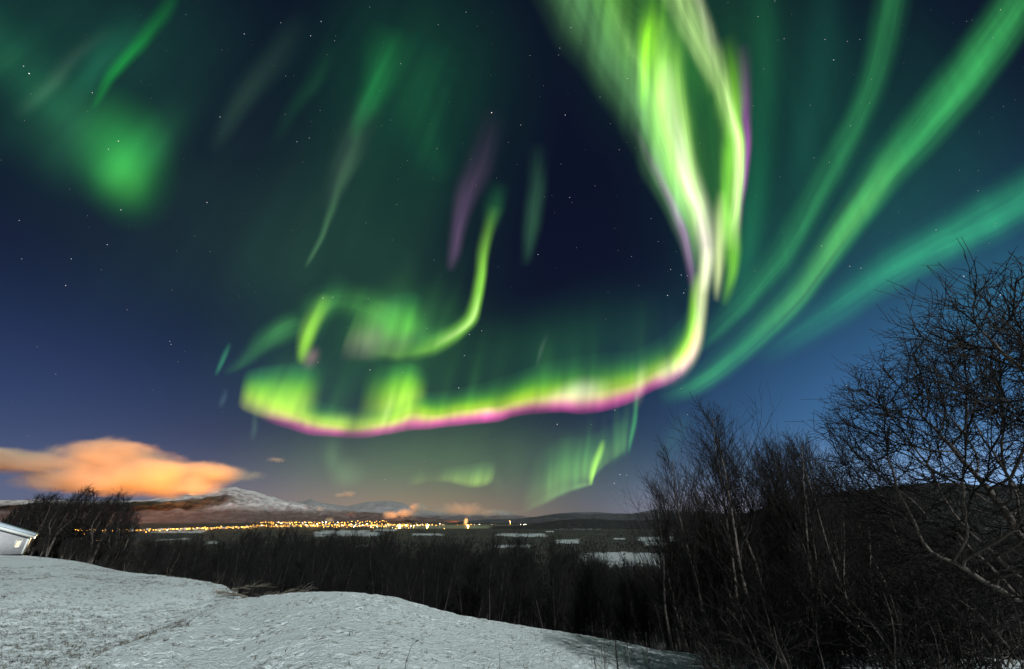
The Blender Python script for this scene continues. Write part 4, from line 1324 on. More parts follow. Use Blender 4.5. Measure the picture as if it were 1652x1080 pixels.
# ---- forest on the slope behind the mound
def build_forest():
    ps = [birch(300 + i, 9.0, (0, 0), (0.95, 0.60, 0.75, 0.65)[i], 0.78, 1, 0.0115, (0.18, 0.3, 0.2, 0.4)[i], 3, i % 2 == 1) for i in range(4)]
    ps = [tree_thing('birch_tree', t, b, M_WOOD, M_WTWIG, 'bare forest tree', 'tree') for t, b in ps]
    ss = [spruce(400 + i, 9.0, 0.16 + 0.03 * i) for i in range(2)]
    ss = [tree_thing('spruce_tree', t, b, M_WOOD, M_NEEDLE, 'dark spruce', 'tree', tris=True) for t, b in ss]
    g = np.random.default_rng(8)
    tops_u = [230, 300, 400, 520, 640, 760, 860, 930, 1000, 1100, 1250]
    tops_v = [872, 872, 868, 868, 878, 882, 888, 900, 912, 925, 935]
    lab = 'thin dark bare tree in the forest on the slope behind the snow mound'
    n = 0
    for i in range(270):
        u = g.uniform(235, 1130)
        rc = float(np.interp(px_az_tan(u, 900)[0], _ca, _cr))
        r = rc + 6 + 62 * g.random() ** 1.3
        v = np.interp(u, tops_u, tops_v) + 14 + g.normal(0, 10) + max(0, (38 - r)) * 0.8
        x, y, z = at_px(u, v, r)
        h = top_z(u, v, r) - z
        if h < 2: h = 2 + g.random()
        h = min(h, 14)
        place(ps[int(g.integers(4))], USED, (x, y, z - 0.1), g.uniform(0, 6.28), h / 9.0, lab, 'bare forest trees behind the mound')
    sp = [(328, 858, 60, 0, 'pointed dark spruce rising left in the forest edge below the snowy mountain'),
          (352, 864, 66, 1, 'dark spruce just right of the pointed one at the forest edge'),
          (461, 861, 70, 0, 'narrow dark spruce standing out below the town lights'),
          (606, 874, 60, 1, 'dark spruce in the forest left of the snow patches'),
          (838, 877, 58, 0, 'dark spruce beside the pale snow patch in the mid valley'),
          (945, 866, 74, 1, 'tall dark spruce overlapping the large snow field in the valley'),
          (972, 877, 80, 0, 'slim dark spruce in front of the large snow field'),
          (270, 872, 58, 1, 'leftmost dark spruce of the forest, low beside the scrub'),
          (412, 872, 52, 1, 'squat dark spruce in the forest right of the pair below the mountain'),
          (520, 878, 50, 0, 'dark spruce in the forest between the narrow one and the snow patches'),
          (706, 884, 52, 1, 'broad dark spruce in the middle of the forest above the mound top'),
          (770, 893, 46, 0, 'near dark spruce in the forest where the mound begins to fall'),
          (884, 890, 50, 1, 'dark spruce in the forest left of the large snow field'),
          (1006, 886, 70, 1, 'stubby dark spruce at the right of the large snow field')]
    for i, (u, v, r, p, l) in enumerate(sp):
        x, y, z = at_px(u, v, r)
        place(ss[p], USED, (x, y, z - 0.1), i, (top_z(u, v, r) - z) / 9.0, l, 'spruces in the forest')


build_forest()


# ---- far woods: one mass of small bare crowns across the valley floor
def build_far_woods():
    g = np.random.default_rng(12)
    N = 26000
    a = g.uniform(-0.98, 1.0, N)
    r = np.exp(g.uniform(math.log(125), math.log(3900), N))
    x, y = r * np.sin(a), r * np.cos(a)
    keep = snow_mask(x, y) < 0.25
    keep &= (fbm(x / 90, y / 90, 3, 31) + 0.25 * np.clip(1 - r / 600, 0, 1)) > 0.40
    keep &= ~((a > A_FJ0) & (a < A_FJ1) & (r > 3700))
    x, y, r = x[keep], y[keep], r[keep]
    z = ground_z(x, y)
    n = len(x)
    h = g.uniform(4.5, 9.5, n) * np.where(g.random(n) < 0.12, 1.35, 1.0)
    # each tree: a stem and a fan of ascending branch blades
    B = 18
    az = g.random((n, B)) * 6.283
    t0 = g.uniform(0.05, 0.75, (n, B))
    L = (0.48 * (1 - t0) + 0.14) * h[:, None]
    up = g.uniform(0.75, 1.0, (n, B)); ou = g.uniform(0.25, 0.6, (n, B))
    base = np.stack([np.broadcast_to(x[:, None], (n, B)), np.broadcast_to(y[:, None], (n, B)), z[:, None] + t0 * h[:, None]], -1)
    tip = base + np.stack([np.cos(az) * ou, np.sin(az) * ou, up], -1) * L[..., None]
    w = (0.022 * h[:, None] * (0.5 + g.random((n, B))))[..., None] * np.stack([-np.sin(az), np.cos(az), 0 * az], -1)
    bot = base + np.array([0, 0, -1.0]) * (0.03 * h[:, None])[..., None]
    mid = (base + tip) / 2
    V = np.stack([bot, mid - w, tip, mid + w], 2).reshape(-1, 3)
    q = np.arange(n * B * 4).reshape(-1, 4)
    tag(link("forest", mesh_np("forest", V, q, None, M_WTWIG)), kind='stuff')


build_far_woods()

# ------------------------------------------------------------------ the white house at the left edge
def build_house():
    m_wall = simple_mat("white_boards", (0.52, 0.51, 0.53), 0.7, 0.10, 3.0)
    wn = m_wall.node_tree; kk = NT(wn)
    wv = kk.new('ShaderNodeTexWave'); wv.inputs['Scale'].default_value = 3.2; wv.inputs['Distortion'].default_value = 0.2
    kk.l.new(kk.new('ShaderNodeTexCoord').outputs['Object'], wv.inputs['Vector'])
    wb = kk.new('ShaderNodeBump'); wb.inputs['Strength'].default_value = 0.5; wb.inputs['Distance'].default_value = 0.03
    kk.l.new(wv.outputs[1], wb.inputs['Height']); kk.l.new(wb.outputs[0], wn.nodes['Principled BSDF'].inputs['Normal'])
    m_trim = simple_mat("white_trim", (0.80, 0.80, 0.76), 0.6, 0.05, 4.0)
    m_roof = simple_mat("snowy_roof", (0.50, 0.58, 0.66), 0.7, 0.15, 3.0, 0.3)
    m_dark = simple_mat("dark_frame", (0.05, 0.06, 0.11), 0.6, 0.2, 4.0)
    m_base = simple_mat("dark_plinth", (0.05, 0.05, 0.055), 0.9, 0.2, 4.0)
    m_win = emit_mat("lit_window", (1.0, 0.86, 0.60), 1.3)
    # right lower corner of the front wall from the photograph
    r = 80.0
    a, _ = px_az_tan(40, 886)
    cx, cy = r * math.sin(a), r * math.cos(a)
    cz = float(ground_z(np.array([cx]), np.array([cy]))[0]) - 0.1
    root = empty('house', (cx, cy, cz), math.radians(45))
    tag(root, 'small white wooden house with a snowy roof, cut off by the left edge', 'house')
    W, D, H, P = 7.6, 8.0, 2.15, 0.34       # gable front along -x from the corner, depth along +y, eave height, roof pitch
    ridge_z = H + P * W / 2
    w = MB(); w.prism([(-W, 0.3), (0, 0.3), (0, H), (-W / 2, ridge_z), (-W, H)], 0.0, D)
    w.build('wall', m_wall, root)
    b = MB(); b.prism([(-W + .06, -0.6), (-.06, -0.6), (-.06, 0.297), (-W + .06, 0.297)], 0.06, D - .06); b.build('foundation', m_base, root)
    # roof slabs with overhang and a lid of snow
    ov = 0.35
    f = MB()
    for sgn in (1, -1):
        xe = 0 + ov if sgn > 0 else -W - ov
        ze = H - P * ov
        f.prism([(-W / 2, ridge_z + 0.01), (xe, ze + 0.01), (xe, ze + 0.16), (-W / 2, ridge_z + 0.16)] if sgn > 0 else [(xe, ze + 0.01), (-W / 2, ridge_z + 0.01), (-W / 2, ridge_z + 0.16), (xe, ze + 0.16)], -ov, D + ov)
    f.build('roof', m_wall, root)
    s = MB()
    for sgn in (1, -1):
        xe = ov + .04 if sgn > 0 else -W - ov - .04
        ze = H - P * (ov + .04)
        s.prism([(-W / 2, ridge_z + 0.165), (xe, ze + 0.165), (xe - sgn * .05, ze + 0.36), (-W / 2, ridge_z + 0.42)] if sgn > 0 else [(xe, ze + 0.165), (-W / 2, ridge_z + 0.165), (-W / 2, ridge_z + 0.42), (xe + .05, ze + 0.36)], -ov - 0.05, D + ov + .05)
    s.build('roof_snow', m_roof, root)
    t = MB()
    for sgn in (1, -1):
        xe = ov + .02 if sgn > 0 else -W - ov - .02
        ze = H - P * (ov + .02)
        t.prism([(-W / 2, ridge_z - .10), (xe, ze - .10), (xe, ze + .16), (-W / 2, ridge_z + .16)] if sgn > 0 else [(xe, ze - .10), (-W / 2, ridge_z - .10), (-W / 2, ridge_z + .16), (xe, ze + .16)], -ov - 0.03, -ov - .002)
    t.build('barge_board', m_trim, root)
    MB().box((-0.06, -0.02, 1.3), (0.16, 0.036, 2.0)).build('corner_board', m_trim, root)
    MB().box((0.022, 0.07, 1.3), (0.04, 0.16, 2.0)).build('corner_board', m_trim, root)
    d = MB().box((-3.3, -0.02, 1.25), (0.95, 0.04, 1.86)).build('door', m_wall, root)
    fr = MB(); fr.box((-3.82, -0.03, 1.28), (0.09, 0.06, 1.95)); fr.box((-2.78, -0.03, 1.28), (0.09, 0.06, 1.95)); fr.box((-3.3, -0.03, 2.30), (1.13, 0.06, 0.09))
    fr.build('door_frame', m_dark, root)
    MB().box((-2.93, -0.07, 1.25), (0.05, 0.06, 0.16)).build('handle', m_dark, d)
    wi = MB().box((-0.75, -0.015, 1.35), (0.30, 0.03, 0.7)).build('window', m_win, root)
    wf = MB(); wf.box((-0.97, -0.03, 1.45), (0.07, 0.06, 0.94)); wf.box((-0.53, -0.03, 1.45), (0.07, 0.06, 0.94)); wf.box((-0.75, -0.03, 1.89), (0.51, 0.06, 0.06)); wf.box((-0.75, -0.03, 1.01), (0.51, 0.06, 0.06))
    wf.build('frame', m_trim, wi)
    # porch lamp on the far side that lights the nearby scrub
    lm = MB(); lm.tube([(0.05, 3.0, 2.0), (0.28, 3.0, 2.05)], [.02, .02], 6); lm.box((0.28, 3.0, 1.95), (0.14, 0.14, 0.2))
    lo = lm.build('wall_lamp', emit_mat("porch_lamp", (1.0, 0.8, 0.45), 6.0), root)
    ld = bpy.data.lights.new('porch_light', 'POINT'); ld.energy = 160; ld.color = (1.0, 0.78, 0.42); ld.shadow_soft_size = 0.12
    l = link('porch_light', ld, lo); l.location = (0.55, 3.0, 1.95)


build_house()

# ------------------------------------------------------------------ the town across the water
M_LAMP = emit_mat("sodium_lamp", (1.0, 0.46, 0.06), 17.0)
M_LAMPW = emit_mat("white_lamp", (1.0, 0.88, 0.68), 26.0)
M_POST = simple_mat("lamp_post", (0.12, 0.12, 0.12), 0.6)


def lamp_meshes(mat):
    p = MB(); p.tube([(0, 0, -1), (0, 0, 9)], [.14, .10], 5); p.tube([(0, 0, 9), (1.2, 0, 9.3)], [.09, .07], 5)
    h = MB()
    v, t = [], []
    n = 8
    for i, zz in enumerate((-0.55, 0.0, 0.55)):
        rr = (1.2, 1.9, 1.2)[i]
        v += [(1.2 + rr * math.cos(j / n * 6.2832), rr * math.sin(j / n * 6.2832), 9.0 + zz * 1.9) for j in range(n)]
    q = [(i * n + j, i * n + (j + 1) % n, (i + 1) * n + (j + 1) % n, (i + 1) * n + j) for i in range(2) for j in range(n)]
    v += [(1.2, 0, 7.5), (1.2, 0, 10.6)]
    t = [(24, (j + 1) % n, j) for j in range(n)] + [(25, 16 + j, 16 + (j + 1) % n) for j in range(n)]
    h.add(v, q, t)
    return p, h


def build_town():
    g = np.random.default_rng(21)
    protos = []
    for nm, mt, lab in (('street_lamp', M_LAMP, 'tiny orange street lamp among the many lights of the town on the far shore'), ('street_lamp', M_LAMPW, 'tiny white lamp among the many lights of the town on the far shore')):
        r = empty(nm, (0, 0, 0)); tag(r, lab, 'street lamp', 'lights of the town')
        p, h = lamp_meshes(mt)
        child(p.build('post', M_POST, r), r); child(h.build('lamp_head', mt, r), r)
        protos.append(r)
    pts = []
    def row(u0, v0, u1, v1, n, jit=0.7, white=0.15):
        for i in range(n):
            s = (i + g.random() * 0.7) / n
            pts.append((u0 + (u1 - u0) * s, v0 + (v1 - v0) * s + g.normal(0, jit), g.random() < white))
    row(420, 843.0, 505, 843.2, 22, .35); row(500, 843, 570, 842.6, 12, .6); row(572, 842, 626, 842, 14, .9)
    row(430, 846, 660, 846.5, 44, 1.2, .25); row(540, 849, 668, 849.5, 36, 1.5, .3); row(640, 848, 712, 845, 14, 1.0)
    row(400, 849, 545, 849.5, 22, 1.0, .05); row(300, 852.5, 400, 850.5, 18, .8, .05); row(242, 855.5, 305, 853.5, 12, .9, .05)
    row(36, 853, 46, 849, 5, 1.0, .1); row(50, 854, 170, 856.5, 24, .9, .1); row(170, 856.5, 245, 856, 14, .8, .1); row(250, 855, 400, 851, 22, .9, .08)
    row(733, 847.3, 795, 847.2, 14, .5, .5); row(822, 839, 824, 846.5, 3, .1, .9); row(838, 846.8, 862, 846.3, 8, .3, .9)
    row(1030, 841.6, 1048, 842, 2, .1, 1.0)
    for u, v in ((146, 867), (144, 864), (149, 866), (152, 868), (140, 866), (136, 862), (147, 871), (155, 872), (160, 871), (166, 874), (130, 873), (198, 875), (214, 876), (645, 849), (648, 850), (643, 850.5), (750, 857.5), (717, 853)):
        pts.append((u, v, False))
    used = {}
    for (u, v, wt) in pts:
        pr = protos[1] if wt else protos[0]
        d = px_dir(u, v)
        if v > 860:
            x, y, r = hit(u, v, 3000); r = max(r, 500)
        else:
            t = -d[2] / math.hypot(d[0], d[1])
            # streets on the shore and the rising ground behind it
            r = float(np.clip(66 / max(t, 0.004), 3600, 6400)) if u > 400 else float(np.clip(64 / max(t, 0.004), 3000, 5200))
            if u > 730: r = 6900 if v < 843 else 6450
            if u > 1000: r = 5000
        a = math.atan2(d[0], d[1])
        zz = EYE + d[2] / math.hypot(d[0], d[1]) * r
        o = pr if not used.get(pr.name) else copy_tree(pr)
        used[pr.name] = True
        k = (r / 5000.0)
        o.location = (r * math.sin(a), r * math.cos(a), zz - 9.0 * max(k, 0.35))
        o.rotation_euler = (0, 0, g.uniform(0, 6.28))
        b = g.choice([0.5, 0.7, 0.9, 1.0, 1.4])
        o.scale = (k * b * 2.1,) * 2 + (max(k, .35),)
    # the countless smaller lights between the lamps
    V, T, C, n = [], [], [], 0
    segs = [(405, 848, 660, 848, 1.6, 230), (500, 846, 690, 847, 2.4, 150), (250, 854.5, 405, 850, .9, 110), (45, 854, 250, 856.5, 1.0, 100), (660, 848, 720, 846.5, 1.0, 30), (735, 847.4, 800, 847.2, .5, 24), (128, 868, 172, 871, 3.0, 26)]
    cols = np.array([(1.0, .46, .06), (1.0, .55, .14), (1.0, .82, .5), (1.0, .36, .04)])
    for (u0, v0, u1, v1, jit, cnt) in segs:
        for i in range(cnt):
            s = g.random(); u = u0 + (u1 - u0) * s; v = v0 + (v1 - v0) * s + g.normal(0, jit * .6)
            d = px_dir(u, v); t = -d[2] / math.hypot(d[0], d[1]); a = math.atan2(d[0], d[1])
            if v > 860:
                r = max(hit(u, v, 3000)[2], 480)
            else:
                r = float(np.clip(65 / max(t, 0.004), 3400, 6300)) if u < 730 else 6440.0
            c = np.array((r * math.sin(a), r * math.cos(a), EYE - t * r))
            q = r / 5000 * g.uniform(.9, 2.1)
            V.append(c + np.array([(1, 0, 0), (-1, 0, 0), (0, 1, 0), (0, -1, 0), (0, 0, 1), (0, 0, -1)]) * q)
            T += [tuple(i_ + n for i_ in f) for f in ((0, 2, 4), (2, 1, 4), (1, 3, 4), (3, 0, 4), (2, 0, 5), (1, 2, 5), (3, 1, 5), (0, 3, 5))]
            C += [cols[int(g.choice(4, p=[.5, .25, .13, .12]))] * g.uniform(5, 16)] * 6
            n += 6
    me = mesh_np('town_lights', np.concatenate(V), None, T, None)
    at = me.attributes.new('glow', 'FLOAT_COLOR', 'POINT')
    at.data.foreach_set('color', np.concatenate([np.array(C), np.ones((len(C), 1))], 1).astype(np.float32).ravel())
    m = bpy.data.materials.new('town_lights'); m.use_nodes = True; m.node_tree.nodes.clear()
    k = NT(m.node_tree)
    an = k.new('ShaderNodeAttribute', attribute_name='glow'); en = k.new('ShaderNodeEmission'); k.l.new(an.outputs['Color'], en.inputs[0])
    on = k.new('ShaderNodeOutputMaterial'); k.l.new(en.outputs[0], on.inputs[0]); m.cycles.emission_sampling = 'NONE'
    me.materials.append(m)
    tag(link('town_lights', me), kind='stuff')
    # houses along the streets
    mw = [simple_mat("town_wall", c, 0.8, 0.1, 0.2) for c in ((0.50, 0.46, 0.42), (0.32, 0.14, 0.10), (0.50, 0.42, 0.22))]
    mr = simple_mat("town_roof", (0.6, 0.6, 0.62), 0.8)
    ml = emit_mat("town_window", (1.0, 0.62, 0.22), 3.0)
    hp = []
    for i in range(3):
        r = empty('house', (0, 0, 0)); tag(r, 'tiny house among the orange lights of the town on the far shore', 'house', 'houses of the town')
        w = MB(); w.prism([(-6, -3), (6, -3), (6, 6), (0, 10), (-6, 6)], -9, 9); child(w.build('wall', mw[i], r), r)
        f = MB(); f.prism([(0, 10.1), (6.8, 5.6), (6.8, 6.1), (0, 10.7)], -9.6, 9.6); f.prism([(-6.8, 5.6), (0, 10.1), (0, 10.7), (-6.8, 6.1)], -9.6, 9.6); child(f.build('roof', mr, r), r)
        for s in (-1, 1):
            for j in (-6, 0, 6):
                child(MB().box((s * 6.03, j, 3.2), (0.1, 2.0, 2.0)).build('window', ml, r), r)
        hp.append(r)
    used = {}
    for i in range(64):
        u = g.choice([g.uniform(410, 700), g.uniform(430, 650), g.uniform(250, 420), g.uniform(60, 250)])
        v = 847.5 + g.uniform(-2, 3) if u > 410 else np.interp(u, [50, 250, 410], [855, 856, 850.5]) + g.uniform(-1.5, 1.5)
        d = px_dir(u, v); t = -d[2] / math.hypot(d[0], d[1]); a = math.atan2(d[0], d[1])
        r = float(np.clip(66 / max(t, 0.004), 3600, 6400)) if u > 400 else float(np.clip(64 / max(t, 0.004), 3000, 5200))
        pr = hp[int(g.integers(3))]
        o = pr if not used.get(pr.name) else copy_tree(pr)
        used[pr.name] = True
        o.location = (r * math.sin(a), r * math.cos(a), EYE - t * r - 3)
        o.rotation_euler = (0, 0, g.uniform(0, 6.28))
    # light that the street lamps throw over the streets
    for (u, v, r, e) in ((645, 848, 6200, 1.0), (600, 847, 6000, .9), (555, 847, 6000, .8), (505, 847, 5800, .7), (455, 847, 5600, .6), (400, 849, 5000, .5), (330, 852, 4600, .4), (270, 854, 4400, .35), (140, 856, 4300, .4), (80, 855, 4300, .4), (690, 846, 6400, .5), (755, 846, 6500, .5)):
        d = px_dir(u, v); a = math.atan2(d[0], d[1])
        ld = bpy.data.lights.new('town_light', 'POINT'); ld.energy = 9.0e6 * e; ld.color = (1.0, 0.50, 0.13); ld.shadow_soft_size = 12
        l = link('town_light', ld); l.location = (r * math.sin(a), r * math.cos(a), -25)


build_town()


# ------------------------------------------------------------------ low clouds and steam lit from below by the town
def cloud_mat(name, dens, scale, edge, seed, lobes, stretch):
    """lobes: (cx, cz, rx, ry, rz) in the object's own unit box"""
    m = bpy.data.materials.new(name); m.use_nodes = True; m.node_tree.nodes.clear()
    k = NT(m.node_tree)
    tc = k.new('ShaderNodeTexCoord')
    p = tc.outputs['Object']
    off = k.vm('ADD', k.vm('MULTIPLY', p, stretch), (seed * 3.1, seed * 1.7, seed * 2.3))
    n = k.noise(off, scale, 6, 0.65, 0.6)
    n2 = k.noise(off, scale * 0.4, 3, 0.5)
    f = None
    for (cx, cz, rx, ry, rz) in lobes:
        q = k.vm('SUBTRACT', p, (cx, 0.0, cz))
        q = k.vm('DIVIDE', q, (rx, ry, rz))
        ln = k.new('ShaderNodeVectorMath', operation='LENGTH'); k.l.new(q, ln.inputs[0])
        v = k.m('SUBTRACT', 1.0, ln.outputs['Value'])
        f = v if f is None else k.m('SMOOTH_MAX', f, v, 0.25)
    f = k.m('ADD', f, k.m('MULTIPLY', k.m('SUBTRACT', n, 0.52), edge))
    f = k.m('ADD', f, k.m('MULTIPLY', k.m('SUBTRACT', n2, 0.5), edge * 0.6))
    dd = k.m('MULTIPLY', k.m('POWER', k.mapr(f, 0.0, 0.8, 0.0, 1.0), 1.6), dens)
    v = k.new('ShaderNodeVolumePrincipled')
    v.inputs['Color'].default_value = (0.90, 0.84, 0.74, 1)  # warm tint put into the vapour to deepen the orange light on it
    v.inputs['Anisotropy'].default_value = 0.15
    k.l.new(dd, v.inputs['Density'])
    o = k.new('ShaderNodeOutputMaterial'); k.l.new(v.outputs[0], o.inputs['Volume'])
    return m


def cloud(u0, v0, u1, v1, r, depth, dens, scale, edge, seed, lobes, label):
    """a body of cloud between two opposite corners of its photo rectangle, at distance r"""
    uc, vc = (u0 + u1) / 2, (v0 + v1) / 2
    d = px_dir(uc, vc); a = math.atan2(d[0], d[1])
    a0, a1 = px_az_tan(u0, vc)[0], px_az_tan(u1, vc)[0]
    t0, t1 = px_az_tan(uc, v1)[1], px_az_tan(uc, v0)[1]
    W = r * math.tan((a1 - a0) / 2); Hh = r * (t1 - t0) / 2
    zc = EYE + r * (t0 + t1) / 2
    me_ = MB()
    n, mrg = 24, 12
    v, q, t = [], [], []
    for i in range(mrg + 1):
        th = math.pi * i / mrg
        for j in range(n):
            ph = 2 * math.pi * j / n
            ce = lambda x, e: math.copysign(abs(x) ** e, x)
            v.append((ce(math.sin(th), .6) * ce(math.cos(ph), .6) * 1.12, ce(math.sin(th), .6) * ce(math.sin(ph), .6) * 1.12, ce(math.cos(th), .6) * 1.12))
    q = [(i * n + j, (i + 1) * n + j, (i + 1) * n + (j + 1) % n, i * n + (j + 1) % n) for i in range(mrg) for j in range(n)]
    me = mesh_np('cloud', v, q, None, cloud_mat('cloud_vapour', dens, scale, edge, seed, lobes, (max(1.0, 0.62 * W / Hh), max(1.0, 0.62 * depth / Hh), 1.0)))
    o = link('cloud', me)
    o.location = (r * math.sin(a), r * math.cos(a), zc)
    o.rotation_euler = (0, 0, -a)
    o.scale = (W, depth, Hh)
    tag(o, label, 'cloud', 'orange-lit clouds')
    return o


def build_clouds():
    cloud(-70, 698, 446, 812, 9600, 900, 0.016, 1.5, 1.5, 1,
          [(0.15, -0.10, 0.66, 0.9, 0.66), (-0.05, 0.20, 0.44, 0.8, 0.60), (0.60, 0.0, 0.42, 0.8, 0.44), (-0.55, 0.0, 0.70, 0.7, 0.34), (-0.12, -0.42, 0.46, 0.8, 0.46), (0.42, -.34, .42, .8, .50)],
          'large orange-lit cloud cap hanging over the snowy mountain top')
    cloud(534, 784, 582, 812, 12000, 260, 0.012, 1.6, 1.8, 4, [(0.25, 0.05, 0.6, 0.8, 0.5), (-0.4, -0.1, 0.5, 0.6, 0.35)], 'small orange cloud puff floating alone above the right end of the snowy mountain')
    cloud(424, 734, 466, 750, 9800, 260, 0.004, 1.8, 1.8, 6, [(0.1, 0.0, 0.9, 0.8, 0.6)], 'faint orange cloud wisp just right of the large cloud cap')
    cloud(612, 808, 690, 842, 9000, 320, 0.016, 1.7, 1.8, 8, [(0.1, -0.2, 0.75, 0.8, 0.55), (0.55, 0.3, 0.4, 0.7, 0.6), (-0.5, -0.35, 0.45, 0.7, 0.45)], 'bright orange steam bank low behind the brightest town lights')
    cloud(672, 800, 850, 842, 10500, 500, 0.004, 1.6, 1.8, 10, [(-0.2, -0.1, 0.75, 0.8, 0.6), (0.45, -0.3, 0.55, 0.8, 0.4)], 'long dull orange cloud bank right of the bright steam bank')
    cloud(504, 814, 526, 830, 8200, 120, 0.016, 1.3, 2.2, 12, [(0, 0, 0.8, 0.8, 0.6)], 'small orange puff before the dark lower slope, right one of two')
    cloud(486, 816, 500, 828, 8200, 90, 0.008, 1.3, 2.2, 14, [(0, 0, 0.8, 0.8, 0.6)], 'small orange puff before the dark lower slope, left one of two')
    cloud(522, 832, 542, 846, 6700, 60, 0.04, 1.2, 2.4, 16, [(0, -0.1, 0.8, 0.8, 0.8)], 'little flame-coloured steam plume rising straight from the town lights')
    cloud(744, 836, 758, 850, 6600, 50, 0.04, 1.2, 2.4, 18, [(0, 0, 0.6, 0.8, 0.95)], 'small upright orange steam plume over the lone light cluster beyond the water')
    # added spots aimed up at the clouds, standing in for the town's glow
    for (u, v, r, tu, tv, tr, e, size) in ((350, 838, 7700, 310, 752, 9600, 1.15e9, 52), (230, 838, 7700, 200, 752, 9600, 0.8e9, 52), (90, 838, 7700, 60, 745, 9600, .22e9, 52), (440, 838, 7700, 445, 742, 9800, .3e9, 30),
                                          (640, 842, 7900, 640, 815, 9100, .35e9, 50), (720, 844, 8600, 760, 808, 10500, .35e9, 50),
                                          (580, 843, 9000, 556, 790, 12000, .5e9, 24), (508, 842, 7600, 508, 818, 8200, .05e9, 50), (545, 847, 6300, 532, 838, 6700, .03e9, 40), (762, 847, 6300, 750, 843, 6600, .03e9, 40)):
        d = px_dir(u, v); a = math.atan2(d[0], d[1])
        p = Vector((r * math.sin(a), r * math.cos(a), -40))
        dt = px_dir(tu, tv); at = math.atan2(dt[0], dt[1]); tt = dt[2] / math.hypot(dt[0], dt[1])
        q = Vector((tr * math.sin(at), tr * math.cos(at), EYE + tr * tt + 150))
        ld = bpy.data.lights.new('added_cloud_spot', 'SPOT'); ld.energy = e; ld.color = (1.0, 0.32, 0.04); ld.spot_size = math.radians(size); ld.spot_blend = 1.0; ld.shadow_soft_size = 20
        l = link('added_cloud_spot', ld); l.location = p
        l.rotation_euler = (q - p).to_track_quat('-Z', 'Y').to_euler()


build_clouds()


